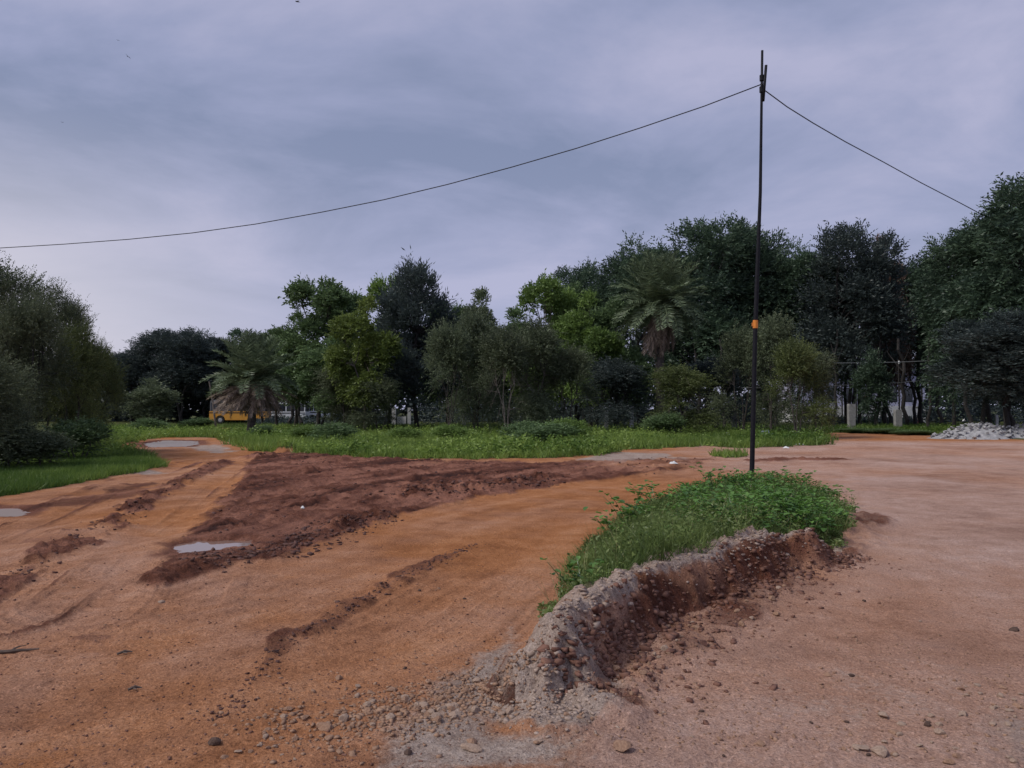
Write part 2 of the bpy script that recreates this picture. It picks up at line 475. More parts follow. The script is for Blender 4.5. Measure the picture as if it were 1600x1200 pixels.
puddle_b = GL([(232, 694), (262, 689), (302, 690), (304, 695), (280, 699), (240, 700)], -0.04)
puddle_c = GL([(-40, 797), (20, 797), (36, 802), (24, 808), (-40, 810)], -0.03)
pale_b = GL([(305, 694), (345, 696), (368, 704), (350, 710), (310, 706), (290, 699)])
pale_c = GL([(965, 706), (1030, 709), (1090, 716), (1040, 724), (960, 726), (860, 722), (900, 716)])
pale_d = GL([(190, 740), (240, 735), (275, 738), (240, 744), (205, 745)])
pale_e = GL([(560, 1220), (600, 1130), (680, 1090), (740, 1020), (800, 985), (830, 1010), (800, 1060), (830, 1140), (960, 1150), (930, 1220)])
tip_spill = GL([(808, 1120), (850, 1075), (900, 1085), (955, 1130), (920, 1160), (850, 1165), (810, 1145)])
bank_foot = GL([(950, 1110), (1010, 1060), (1090, 1000), (1160, 950), (1240, 900), (1330, 862)])
dark_end = GL([(1300, 852), (1330, 845), (1355, 822), (1345, 812)])
dark_strip = GL([(1185, 722), (1240, 719), (1320, 720)])
grass_left = GL([(-200, 800), (0, 779), (100, 763), (180, 748), (215, 744), (262, 731), (268, 722), (225, 712), (180, 706), (165, 690), (170, 668), (-200, 668)])
grass_far = GL([(170, 700), (222, 692), (262, 684), (330, 686), (352, 694), (375, 704), (455, 711), (560, 718), (700, 720), (830, 719), (905, 716), (960, 711), (980, 704), (1100, 699), (1150, 703), (1230, 700), (1300, 696), (1312, 690), (1260, 682), (1310, 677), (1400, 679), (1470, 682), (1600, 688), (1900, 700)])
grass_far = np.vstack([grass_far, [(140, 30), (160, 115), (-110, 115), (-60, 62)]])
grass_bit = GL([(1110, 712), (1170, 712), (1165, 717), (1120, 717)])
tread = GL([(40, 1150), (75, 1095), (90, 1040), (110, 1005)])
far_track = GL([(335, 668), (405, 668), (405, 674), (345, 674)])

def terrain(x, y):
    x = np.asarray(x, float); y = np.asarray(y, float)
    dep = np.maximum(y, 1.0)
    nb = fbm(x * 0.35, y * 0.35, 3, 1)
    nm = fbm(x * 1.7, y * 1.7, 4, 5)
    nf = fbm(x * 9, y * 9, 3, 11)
    nr = np.abs(fbm(x * 5.0, y * 5.0, 3, 23))
    z = 0.035 * nb + 0.012 * nm
    near = smooth(60 - y, 0, 40)
    # coordinates along and across the main road
    dmf = dist_pl(x, y, mud_front)
    inm = sdf(x, y, mud_poly)
    inm_s = smooth(inm + 0.35 * nm + 0.12 * nf, -0.15, 0.35)
    st_road = fbm(x * 0.35, dmf * 3.2, 4, 31)
    # faint wheel grooves on the roads
    z = z + 0.004 * st_road * (1 - inm_s) + 0.004 * nf * near
    # churned mud
    wb = fbm(x * 0.6 + 3, y * 0.6, 3, 43)
    st_mud = fbm(x * 0.8 + nm * 0.5 + wb, dmf * 1.7 + nm * 0.5 + wb * 1.3, 5, 41, 0.65)
    rid = 1 - np.abs(st_mud) * 2
    z = z + inm_s * (0.06 * rid + 0.09 * fbm(x * 1.3, dmf * 2.6, 4, 47) + 0.035 * nf + 0.02)
    mud = inm_s * (1 - 0.5 * smooth(x + 0.8 * nm, 0.6, 4.0)) * (0.98 + 0.55 * fbm(x * 0.45, dmf * 1.1, 4, 53))
    edge_mud = inm_s * smooth(1.1 - dmf, 0, 1.0)
    mud = np.maximum(mud, edge_mud * (0.75 + 0.3 * nm))
    for pl, w, hgt in ((clump_line, 0.42, 0.13), (clump_line2, 0.6, 0.13)):
        d = dist_pl(x, y, pl)
        k = smooth(w * (1 + 0.5 * nm) - d, 0, w)
        z = z + k * hgt * (0.35 + 1.0 * nr + 0.6 * nf) * (1 - 0.85 * smooth(1.1 - dist_pl(x, y, puddle_a), 0, 0.6))
        mud = np.maximum(mud, k * 1.25)
    # small scattered heaps of mud at the back of the field
    for (u, v, r_, h_) in ((455, 708, 0.8, 0.28), (410, 716, 0.9, 0.16), (475, 741, 0.5, 0.14), (530, 726, 0.7, 0.1), (345, 727, 0.7, 0.12)):
        cx, cy = G(u, v); d = np.hypot(x - cx, (y - cy) * 0.8)
        k = smooth(1 - d / r_ + 0.4 * nm, 0, 0.9); z = z + k * h_ * (0.7 + 0.6 * nf); mud = np.maximum(mud, k * 1.2)
    # ridge between the tracks of the left path
    dl = dist_pl(x, y, left_ridge)
    wl = 0.34
    k = smooth(wl * (1.1 + 0.9 * nm) - dl, 0, wl)
    k = k * smooth(fbm(x * 1.1, y * 1.1, 3, 63) + 0.55, 0, 0.5)
    z = z + k * (0.02 + 0.12 * nr + 0.04 * nf); mud = np.maximum(mud, k * (0.85 + 0.5 * nm))
    for off in (0.85, -0.85):
        pass
    z = z - 0.03 * smooth(0.45 - np.abs(dl - 0.85), 0, 0.4) * near
    k = smooth(2.2 - dl + 0.6 * nm, 0, 1.0) * smooth(fbm(x * 0.5, dl * 5, 4, 61), 0.0, 0.4); mud = np.maximum(mud, 0.72 * k * smooth(30 - y, 0, 5)); z = z + (0.02 + 0.04 * nr) * k
    d = dist_pl(x, y, left_edge); k = smooth(0.7 + 0.6 * nm - d, 0, 0.6); mud = np.maximum(mud, 0.62 * k); z = z + 0.02 * k * (nf + rid)
    # crumbly ridge in the middle of the main road
    d, s = dist_pl(x, y, mid_ridge, True)
    wr = 0.05 + 0.10 * smooth(s, 0.3, 2.2) * smooth(5.2 - s, 0, 1.8)
    k = smooth(wr * (1.2 + 1.4 * nm) - d, 0, 0.07) * smooth(s, 0.02, 0.5)
    k = k * smooth(fbm(x * 2.3, y * 2.3, 3, 67) + 0.5, 0, 0.5)
    z = z + k * (0.004 + 0.045 * nr + 0.016 * nf); mud = np.maximum(mud, k * (0.50 + 0.4 * nm))
    z = z + 0.03 * smooth(0.5 - d, 0, 0.5)
    # lower left: rougher drier crust
    k = smooth(fbm(x * 1.6, y * 1.6, 4, 103), 0.0, 0.5) * smooth(-1.2 - x - 0.25 * (y - 4.5), 0, 1.2) * smooth(12 - y, 0, 3); mud = np.maximum(mud, 0.5 * k); z = z + k * (0.010 * nf + 0.012)
    k = smooth(fbm(x * 0.35, dmf * 2.2, 4, 107), 0.1, 0.55) * (1 - inm_s) * smooth(14 - y, 0, 3); mud = np.maximum(mud, 0.30 * k)
    z = z + 0.010 * np.abs(fbm(x * 14, y * 14, 2, 109)) * smooth(11 - y, 0, 4)
    rg = 1 - np.abs(fbm(x * 0.45 + 0.3 * nm, dmf * 8.0, 3, 111)) * 3.0
    z = z + 0.012 * np.clip(rg, 0, 1) * (1 - inm_s) * smooth(11 - y, 0, 4) * smooth(nb + 0.5, 0, 0.8)
    # the raised island with its cut bank
    ins = inside(x, y, island)
    dc, sc_ = dist_pl(x, y, crest, True)
    db = dist_pl(x, y, lborder)
    face_w = 0.27 + 0.10 * fbm(sc_ * 2.2, dc * 0 + 3.3, 3, 71) + 0.10 * nf
    nose = np.hypot(x - crest[0, 0], y - crest[0, 1])
    hin = BANK_H * smooth(db + 0.1 * nm, 0.0, np.clip(0.16 + 0.35 * nose, 0.16, 0.95)) * (0.22 + 0.78 * smooth(2.4 - dc, 0, 2.3))
    hout = BANK_H * (1 - smooth(dc + 0.05 * nf, 0.0, np.maximum(face_w, 0.12)) ** 0.8)
    tipd = smooth(np.hypot(x - crest[0, 0], y - crest[0, 1]) + 0.06 * nm, -0.12, 0.22) * smooth(np.hypot(x - crest[-1, 0], y - crest[-1, 1]) + 0.06 * nm, 0.0, 0.9)
    hi = np.where(ins, np.maximum(hin, hout * smooth(0.9 - nose, 0, 0.4)), hout) * tipd
    lump = fbm(x * 6.0, y * 6.0, 4, 79, 0.6)
    facek = smooth(0.6 - dc, 0, 0.25) * smooth(hi, 0.02, 0.1)
    z = z + hi + facek * (0.35 + 0.65 * smooth(dc, 0.03, 0.16)) * (0.07 * lump + 0.08 * (nr - 0.25) + 0.05 * fbm(x * 17, y * 17, 3, 81, 0.6) + 0.02 * nf)
    right = ((~ins) & (dc < 0.55) & (hi > 0.015)).astype(float) * smooth(0.55 - dc, 0, 0.2)
    flank = ins * smooth(0.95 - nose, 0, 0.3)
    bank_red = np.maximum(right * (0.50 + 0.7 * fbm(sc_ * 1.1, dc * 4, 3, 83)), flank * (0.30 + 0.6 * nm))
    mud = np.maximum(mud, bank_red)
    crest_pale = smooth(0.13 - np.where(ins, dc * 0.6, dc * 1.3) + 0.08 * nm, 0, 0.12) * smooth(0.1 + fbm(sc_ * 0.9, sc_ * 0, 3, 89) + 0.45, 0, 0.4)
    # loose spoil at the foot of the bank
    d, s = dist_pl(x, y, bank_foot, True)
    k = smooth(0.24 + 0.2 * nm - d, 0, 0.2)
    z = z + k * (0.02 + 0.05 * nr); mud = np.maximum(mud, k * (0.42 + 0.5 * nm))
    k2 = smooth(0.9 + 0.4 * nm - d, 0, 0.8) * (~ins)
    z = z + 0.02 * k2 * nr; mud = np.maximum(mud, 0.36 * k2 * smooth(fbm(x * 1.2, y * 1.2, 4, 97), -0.1, 0.5))
    d = dist_pl(x, y, dark_end); k = smooth(0.45 + 0.3 * nm - d, 0, 0.35)
    z = z + k * (0.04 + 0.10 * nr); mud = np.maximum(mud, k * (0.45 + 0.4 * nm))
    d = dist_pl(x, y, dark_strip); k = smooth(0.55 + 0.4 * nm - d, 0, 0.5)
    z = z + k * (0.06 + 0.1 * nr); mud = np.maximum(mud, 1.0 * k)
    # pale dusty and gritty places
    pale = np.zeros_like(x)
    for pl, w, a in ((pale_b, 0.9, 1.0), (pale_c, 0.9, 0.85), (pale_d, 0.4, 0.8), (pale_e, 0.25, 0.72), (tip_spill, 0.12, 1.0)):
        d = sdf(x, y, pl)
        k = smooth(d + w * 0.8 * nm, -w * 0.5, w); pale = np.maximum(pale, a * k)
    mud = mud * (1 - 0.9 * smooth(sdf(x, y, tip_spill) + 0.1 * nm, -0.1, 0.1))
    k = smooth(sdf(x, y, tip_spill) + 0.12 * nm, -0.2, 0.12); z = z + k * (0.05 + 0.07 * nr)
    pale = np.maximum(pale, 0.7 * flank * (0.6 + 0.8 * nm))
    pale = np.maximum(pale, 0.75 * smooth(0.75 - nose + 0.15 * nm, 0, 0.35))
    pale = np.maximum(pale, 0.65 * ins * smooth(0.55 - dc, 0, 0.2))
    pale = np.maximum(pale, 0.95 * crest_pale)
    mud = mud * (1 - 0.85 * crest_pale)
    pale = np.maximum(pale, 0.60 * smooth(x - 1.9 + 0.35 * (y - 3.4) * -1 + 0.5 * nm, 0, 0.7) * smooth(5.0 - y, 0, 1.2))
    k = smooth(fbm(x * 0.9, y * 0.9, 4, 101), 0.15, 0.6) * smooth(x - 0.5, 0, 1); pale = np.maximum(pale, 0.4 * k * (y < 12))
    # puddles sit in hollows
    for pd, dp_, w in ((puddle_a, 0.10, 0.30), (puddle_b, 0.06, 0.6), (puddle_c, 0.06, 0.4)):
        d = sdf(x, y, pd); k = smooth(d + 0.12 * nm, -w, w * 0.5)
        ring = smooth(0.9 + d, 0, 0.5) * (1 - k)
        z = z + (np.maximum(z, 0.012 + 0.03 * nr) - z) * ring
        z = z * (1 - k) - dp_ * k + 0.06 * (nf + 0.8 * nm) * k
        mud = np.maximum(mud, 0.9 * smooth(d + 0.3 * nm, -w * 2, -w * 0.3))
    nearp = smooth(1.25 - dist_pl(x, y, np.vstack([puddle_a, puddle_a[:1]])), 0, 0.5)
    z = z * (1 - nearp) + np.minimum(z, 0.035 + 0.25 * np.maximum(z - 0.035, 0)) * nearp
    # right-hand road is paler and pinker
    selp = np.vstack([crest0[:8], GL([(1300, 800), (1260, 745), (1100, 728), (1100, 690), (1700, 690)]), [(60, 20), (30, 1.0), (0.3, 1.0)]])
    sel = inside(x, y, selp)
    ss = smooth(sdf(x, y, selp) + 0.5 * nm, -0.08 * y, 0.08 * y + 0.05)
    pk = 0.14 + 0.71 * ss
    pk = np.clip(pk + 0.35 * nb + 0.2 * nm, 0, 1)
    pk = np.clip(pk + 0.22 * smooth(-2.2 - x + 0.12 * (y - 5) + 0.9 * nm, -0.8, 1.2) * smooth(11 - y, 0, 4), 0, 1)
    # grassy ground
    gm = np.maximum.reduce([smooth(sdf(x, y, grass_left) + 0.3 * nm, -0.1, 0.4), smooth(sdf(x, y, grass_far) + 0.8 * nm, -0.2, 0.9),
                            smooth(sdf(x, y, grass_bit) + 0.5 * nm, -0.2, 0.4),
                            smooth(np.where(ins, np.minimum(np.minimum(db - 0.06, dc - 0.12), nose - 1.1), -1) + 0.1 * nm, -0.05, 0.2)])
    gm = gm * (1 - smooth(sdf(x, y, far_track) + 0.5 * nm, -0.3, 0.3))
    gm = gm * (1 - smooth(sdf(x, y, puddle_b) + 0.5 * nm, -1.2, -0.3))
    z = z + 0.05 * gm * smooth(y, 12, 20)
    gm = np.maximum(gm, smooth(y, 60, 75))
    mud = mud * (1 - gm)
    # wheel marks
    d, s = dist_pl(x, y, tread, True)
    k = smooth(0.075 + 0.05 * nm - d, 0, 0.04) * smooth(nm + 0.6, 0, 0.6); z = z + k * 0.006 * (np.sin((s + 0.35 * d) * 2 * PI / 0.085) - 0.6)
    mud = np.clip(mud, 0, 1.2)
    stk_ = 0.5 + 0.5 * st_road
    stk_ = stk_ * (1 - ss) + ss * (0.5 + 0.5 * fbm(x * 0.7, y * 0.7, 4, 33))
    stk_ = stk_ * (1 - inm_s) + inm_s * np.clip(0.5 + 1.1 * st_mud, 0, 1)
    return z, mud, np.clip(gm, 0, 1), np.clip(pale, 0, 1), pk, stk_
def zg(x, y):                       # height of the ground sheet at a point
    t = x / (y + 0.3)
    if not (ys[0] < y < ys[-1] and ts[0] < t < ts[-1]):
        return float(terrain(np.array([x]), np.array([y]))[0][0])
    i = int(np.searchsorted(ys, y)) - 1; j = int(np.searchsorted(ts, t)) - 1
    a = (y - ys[i]) / (ys[i + 1] - ys[i]); b = (t - ts[j]) / (ts[j + 1] - ts[j])
    return float((ZZ[i, j] * (1 - b) + ZZ[i, j + 1] * b) * (1 - a) + (ZZ[i + 1, j] * (1 - b) + ZZ[i + 1, j + 1] * b) * a)

ys = [1.4]
while ys[-1] < 3.1: ys.append(ys[-1] + 0.035)
while ys[-1] < 70: ys.append(ys[-1] + max(0.006, 0.00094 * ys[-1] ** 1.6))
while ys[-1] < 1500: ys.append(ys[-1] * 1.25)
ys = np.array(ys)
ts = np.concatenate([np.linspace(-1.5, -0.74, 28)[:-1], np.linspace(-0.74, 0.74, 690), np.linspace(0.74, 1.5, 28)[1:]])
YY, TT = np.meshgrid(ys, ts, indexing='ij')
XX = TT * (YY + 0.3)
z, mud, gm, pale, pk, stk = terrain(XX.ravel(), YY.ravel())
nr_, nc_ = YY.shape
ZZ = z.reshape(nr_, nc_)
idx = np.arange(nr_ * nc_).reshape(nr_, nc_)
faces = np.stack([idx[:-1, :-1], idx[:-1, 1:], idx[1:, 1:], idx[1:, :-1]], -1).reshape(-1, 4)
verts = np.stack([XX.ravel(), YY.ravel(), z], -1)
n0 = len(verts)
# the rest of the ground around and behind, a little lower
verts = np.vstack([verts, [(-1500, -1500, -0.45), (1500, -1500, -0.45), (1500, 1500, -0.45), (-1500, 1500, -0.45)]])
faces = np.vstack([faces, [(n0, n0 + 1, n0 + 2, n0 + 3)]])
pad = lambda a, v: np.concatenate([a, [v] * 4])
soil = np.stack([pad(mud, 0.1), pad(gm, 0.6), pad(pale, 0.0), pad(pk, 0.5)], -1)
gme = mesh_np('ground', verts, faces, [M['earth']], True, {'soil': ('FLOAT_COLOR', soil), 'streak': ('FLOAT', pad(stk, 0.5))})
ground = tag(link('ground', gme), 'red earth ground with dirt roads, churned mud and grass', kind='structure')
print('ground', len(faces))

def puddle(poly, zz, label, mat='water'):
    c = poly.mean(0)
    big = c + (poly - c) * 1.35
    m = len(big)
    vs_ = [(p[0], p[1], zz) for p in big] + [(p[0], p[1], zz - 0.01) for p in big]
    me = bpy.data.meshes.new('puddle')
    me.from_pydata(vs_, [], [tuple(range(m))] + [(i, m + i, m + (i + 1) % m, (i + 1) % m) for i in range(m)])
    me.materials.append(M[mat]); me.update()
    bm = bmesh.new(); bm.from_mesh(me); bmesh.ops.recalc_face_normals(bm, faces=bm.faces); bm.to_mesh(me); bm.free()
    tag(link('puddle', me), label, kind='structure')
puddle(puddle_a, -0.022, 'muddy water standing in the churned mud')
puddle(puddle_b, -0.02, 'pale water lying across the far end of the left path', 'slurry')
puddle(puddle_c, -0.02, 'pale water at the left edge below the grass', 'slurry')

# ------------------------------------------------------------------ leaves, branches and trees
def norm(a):
    return a / (np.linalg.norm(a, axis=-1, keepdims=True) + 1e-9)
def leaf_quads(base, d, side, L, Wd, fold=0.0):
    """diamond leaves: arrays (n,3) base, direction, side; L, Wd arrays (n,)"""
    L = L[:, None]; Wd = Wd[:, None]
    mid = base + d * L * 0.45
    a = mid + side * Wd * 0.5; b = mid - side * Wd * 0.5; tip = base + d * L
    v = np.stack([base, a, tip, b], 1).reshape(-1, 3)
    f = np.arange(len(v)).reshape(-1, 4)
    return v, f
def rand_dirs(r, n):
    v = r.normal(size=(n, 3)); return norm(v)

def sprays(r, p0, axis, Ls, m, leaf_l, leaf_w, droop, spread, tint):
    """n sprays of m leaves each along a drooping curve"""
    n = len(p0)
    t = (np.arange(m) + 0.6) / m
    T = np.broadcast_to(t, (n, m))
    Lb = Ls[:, None, None]
    pts = p0[:, None, :] + axis[:, None, :] * T[:, :, None] * Lb
    pts[:, :, 2] -= droop * (T ** 2) * Ls[:, None]
    dirv = np.broadcast_to(axis[:, None, :], pts.shape).copy()
    dirv[:, :, 2] -= 2 * droop * T
    dirv = norm(dirv)
    rv = rand_dirs(r, n * m).reshape(n, m, 3)
    side = norm(np.cross(dirv, np.array([0, 0, 1.0]) + 0.3 * rv))
    sg = np.where((np.arange(m) % 2) == 0, 1.0, -1.0)[None, :, None]
    ld_ = norm(dirv * (1 - spread) + side * sg * spread + rv * 0.35)
    ls = norm(np.cross(ld_, rv + np.array([0, 0, 0.6])))
    ls = norm(np.cross(np.cross(ld_, ls), ld_)) if False else ls
    L = leaf_l * (0.7 + 0.6 * r.random((n * m)))
    Wd = leaf_w * (0.7 + 0.6 * r.random((n * m)))
    v, f = leaf_quads(pts.reshape(-1, 3), ld_.reshape(-1, 3), ls.reshape(-1, 3), L, Wd)
    tn = np.repeat(np.clip(tint[:, None] + 0.25 * (r.random((n, m)) - 0.5), 0, 1).ravel(), 4)
    return v, f, tn

def limb(mb, a, b, r0, r1, rr, bend=0.15, seg=5, sides=6):
    a = Vector(a); b = Vector(b); L = (b - a).length
    off = Vector((rr.uniform(-1, 1), rr.uniform(-1, 1), rr.uniform(-0.3, 0.8))) * L * bend
    pts = []; rad = []
    for i in range(seg + 1):
        t = i / seg
        p = a.lerp(b, t) + off * (4 * t * (1 - t)) * 0.5 + Vector((rr.uniform(-1, 1), rr.uniform(-1, 1), 0)) * L * 0.02 * (0 < i < seg)
        pts.append(p); rad.append(r0 + (r1 - r0) * t)
    mb.tube(pts, rad, sides)
    return pts

PROTO = {}
def make_proto(key, seed, H=10.0, Rr=4.0, base=0.22, lobes=14, lobe_r=0.36, nsp=2600, m=7, spray=0.7, leaf_l=0.24, leaf_w=0.10,
               droop=0.15, up=0.25, spread=0.6, stems=1, trunk_r=0.2, profile='dome', shell=0.55, twig=0, flat=1.0, shoots=0, rag=0.35):
    rr = random.Random(seed); r = np.random.default_rng(seed)
    cz0 = H * base
    L = []
    for i in range(lobes):
        t = (i + 0.5) / lobes
        hz_ = cz0 + (H - cz0) * (0.10 + 0.80 * rr.random() ** (0.8))
        f = (hz_ - cz0) / (H - cz0)
        if profile == 'dome': w = math.sqrt(max(0.05, 1 - (max(0, f - 0.35) / 0.68) ** 2)) * (0.75 + 0.25 * min(1, f / 0.3))
        elif profile == 'cone': w = 0.35 + 0.65 * math.sin(PI * min(1, (f * 0.78 + 0.2)))
        elif profile == 'skirt': w = 0.35 * rr.random() + 0.65 * math.sqrt(max(0.06, 1 - f ** 2.6))
        else: w = 1
        a = i * 2.399 + rr.uniform(-0.5, 0.5)
        rad = Rr * w * (0.25 + 0.60 * math.sqrt(rr.random()))
        lr = Rr * lobe_r * min(1.5, max(0.45, math.exp(rr.gauss(-0.1, 0.38))))
        L.append((math.cos(a) * rad, math.sin(a) * rad, min(hz_, H - lr * rr.uniform(0.6, 1.6)), lr))
    L.append((rr.uniform(-.2, .2) * Rr, rr.uniform(-.2, .2) * Rr, H - Rr * lobe_r * 0.55, Rr * lobe_r * 0.7))
    LA = np.array(L)
    wgt = LA[:, 3] ** 2; wgt /= wgt.sum()
    li = r.choice(len(LA), nsp, p=wgt)
    d = rand_dirs(r, nsp)
    d[:, 2] = np.where(r.random(nsp) < 0.35, np.abs(d[:, 2]), d[:, 2])
    rad = LA[li, 3] * (shell + (1 - shell) * r.random(nsp) ** 0.6)
    cen = LA[li, :3]
    p0 = cen + d * rad[:, None] * np.array([1, 1, 0.78])
    outw = norm(p0 - np.array([0, 0, cz0 + (H - cz0) * 0.35]))
    ax = norm(d * 0.8 + outw * 0.6 + rand_dirs(r, nsp) * 0.45 + np.array([0, 0, up]))
    bump = fbm(d[:, 0] * 2.2 + li * 3.1, d[:, 1] * 2.2 + d[:, 2] * 2.7, 3, seed)
    p0 = p0 + d * (bump * rag * LA[li, 3])[:, None]
    ax[:, 2] *= flat; ax = norm(ax)
    Ls = spray * (0.45 + r.random(nsp)) * np.where(r.random(nsp) < 0.05, 1.5, 1.0)
    lobe_t = r.random(len(LA))
    tint = np.clip(0.15 + 0.45 * lobe_t[li] + 0.45 * (r.random(nsp) - 0.3), 0, 1)
    if shoots:                       # long single shoots sticking out of the crown
        ii = r.choice(nsp, shoots); so = norm(p0[ii] - np.array([0, 0, H * 0.3]) * np.array([1, 1, 1]) + rand_dirs(r, shoots) * 0.6 + np.array([0, 0, 1.2]))
        p0 = np.vstack([p0, p0[ii]]); ax = np.vstack([ax, so]); Ls = np.concatenate([Ls, spray * r.uniform(1.0, 1.9, shoots)]); tint = np.concatenate([tint, np.clip(tint[ii] + 0.3, 0, 1)])
    keep = p0[:, 2] > 0.15
    p0, ax, Ls, tint = p0[keep], ax[keep], Ls[keep], tint[keep]
    v, f, tn = sprays(r, p0, ax, Ls, m, leaf_l, leaf_w, droop, spread, tint)
    v[:, 2] = np.maximum(v[:, 2], 0.03)
    crown = mesh_np(key + '_crown', v, f, [M['leaf_mid']], False, {'tint': ('FLOAT', tn)})
    mb = MB()
    top = Vector((rr.uniform(-0.3, 0.3), rr.uniform(-0.3, 0.3), cz0 + (H - cz0) * 0.55))
    if stems == 1:
        tp = limb(mb, (0, 0, -0.15), top, trunk_r, trunk_r * 0.45, rr, 0.06, 8, 8)
        mb.tube([(0, 0, -0.2), (0, 0, 0.12), (0, 0, 0.4)], [trunk_r * 1.6, trunk_r * 1.3, trunk_r * 1.0], 8)
        starts = tp[3:]
    else:
        starts = []
        for s_ in range(stems):
            a = s_ * 2 * PI / stems + rr.uniform(-0.4, 0.4)
            e = Vector((math.cos(a) * Rr * 0.35, math.sin(a) * Rr * 0.35, cz0 + (H - cz0) * rr.uniform(0.35, 0.6)))
            tp = limb(mb, (math.cos(a) * 0.12, math.sin(a) * 0.12, -0.15), e, trunk_r, trunk_r * 0.4, rr, 0.22, 7, 6)
            starts += tp[3:]
    for (x, y, z_, lr) in L:
        st = min(starts, key=lambda p: (p - Vector((x, y, z_ - 0.35 * abs(x + y)))).length + max(0, p.z - z_) * 2)
        e = limb(mb, st, (x, y, z_), trunk_r * 0.38, trunk_r * 0.12, rr, 0.18, 5, 5)
        for k in range(3):
            dd = Vector((rr.gauss(0, 1), rr.gauss(0, 1), rr.gauss(0.3, 0.8))).normalized() * lr * 0.9
            limb(mb, e[-2], e[-1] + dd, trunk_r * 0.13, trunk_r * 0.04, rr, 0.2, 3, 3)
    for k in range(twig):
        a = rr.uniform(0, 2 * PI); rad_ = Rr * rr.uniform(0.35, 0.95); hz_ = rr.uniform(0.25, 0.9) * H
        s0 = Vector((math.cos(a) * rad_ * 0.6, math.sin(a) * rad_ * 0.6, hz_))
        e0 = Vector((math.cos(a + rr.uniform(-.3, .3)) * rad_ * 1.05, math.sin(a) * rad_ * 1.05, max(0.2, hz_ - rr.uniform(-0.6, 1.8))))
        limb(mb, s0, e0, trunk_r * 0.12, trunk_r * 0.035, rr, 0.35, 5, 3)
    trunk = mb.mesh(key + '_trunk', M['bark'])
    rad_q = np.percentile(np.hypot(v[:, 0], v[:, 1]), 96)
    PROTO[key] = (trunk, crown, np.percentile(v[:, 2], 99.7), rad_q)

make_proto('clumpA', 11, 10, 3.6, 0.16, 26, 0.25, 4300, 7, 0.6, 0.28, 0.12, 0.22, 0.35, 0.6, 1, 0.17, 'dome', 0.5)
make_proto('clumpB', 12, 10, 3.4, 0.20, 20, 0.27, 3800, 7, 0.6, 0.28, 0.12, 0.25, 0.3, 0.6, 2, 0.13, 'dome', 0.5)
make_proto('domeA', 21, 15, 5.0, 0.16, 46, 0.27, 6200, 9, 1.1, 0.32, 0.11, 0.22, 0.15, 0.5, 1, 0.25, flat=0.6)
make_proto('domeB', 22, 15, 5.0, 0.15, 48, 0.25, 6200, 9, 1.2, 0.32, 0.11, 0.30, 0.1, 0.5, 1, 0.28, flat=0.6)
make_proto('domeC', 23, 15, 4.6, 0.17, 40, 0.26, 5800, 9, 1.0, 0.31, 0.11, 0.12, 0.3, 0.55, 2, 0.2)
make_proto('upright', 31, 12, 2.8, 0.12, 34, 0.30, 4400, 7, 0.9, 0.36, 0.08, 0.02, 0.75, 0.35, 1, 0.19, 'cone')
make_proto('thornA', 41, 8, 3.6, 0.13, 22, 0.27, 2700, 16, 1.4, 0.17, 0.07, 0.38, 0.65, 0.65, 4, 0.10, 'skirt', 0.25, 70, shoots=220, rag=0.6)
make_proto('thornB', 42, 8, 3.4, 0.13, 20, 0.29, 2600, 16, 1.5, 0.17, 0.07, 0.55, 0.75, 0.65, 3, 0.11, 'skirt', 0.25, 80, shoots=220, rag=0.6)
make_proto('leftA', 51, 6.5, 3.0, 0.13, 34, 0.25, 4600, 14, 0.85, 0.11, 0.042, 0.30, 0.25, 0.65, 4, 0.10, 'skirt', 0.3, 60, shoots=300, rag=0.5)
make_proto('leftB', 52, 8.5, 3.0, 0.14, 30, 0.24, 4600, 12, 0.8, 0.11, 0.045, 0.2, 0.3, 0.6, 2, 0.13, 'dome', 0.4, 40, shoots=250, rag=0.5)
make_proto('bush', 61, 1.5, 1.1, 0.03, 12, 0.32, 1000, 7, 0.42, 0.11, 0.055, 0.15, 0.6, 0.6, 4, 0.03, 'skirt', 0.3)
make_proto('sapling', 71, 4.5, 1.5, 0.15, 16, 0.30, 1500, 8, 0.6, 0.16, 0.07, 0.2, 0.35, 0.6, 2, 0.06, 'dome', 0.4)

def tree(name, key, u, depth, vtop, hw, leaf, bark, label, cat='tree', group=None, rz=None, zoff=0.0):
    tr, cr, Hn, Rn = PROTO[key]
    b = P(u, HORIZON, depth)
    z0 = zg(b.x, depth) + zoff if depth < 80 else zoff
    H = P(u, vtop, depth).z - z0
    sx = 1.13 * hw * depth / FPX / Rn
    o = empty(name, (b.x, depth, z0))
    rz = random.uniform(0, 2 * PI) if rz is None else rz
    c = link('crown', cr, o, rot=(0, 0, rz), scale=(sx, sx, H / Hn))
    c.material_slots[0].link = 'OBJECT'; c.material_slots[0].material = M[leaf]
    t = link('trunk', tr, o, rot=(0, 0, rz), scale=(sx, sx, H / Hn))
    t.material_slots[0].link = 'OBJECT'; t.material_slots[0].material = M[bark]
    tag(o, label, cat, group)
    return o

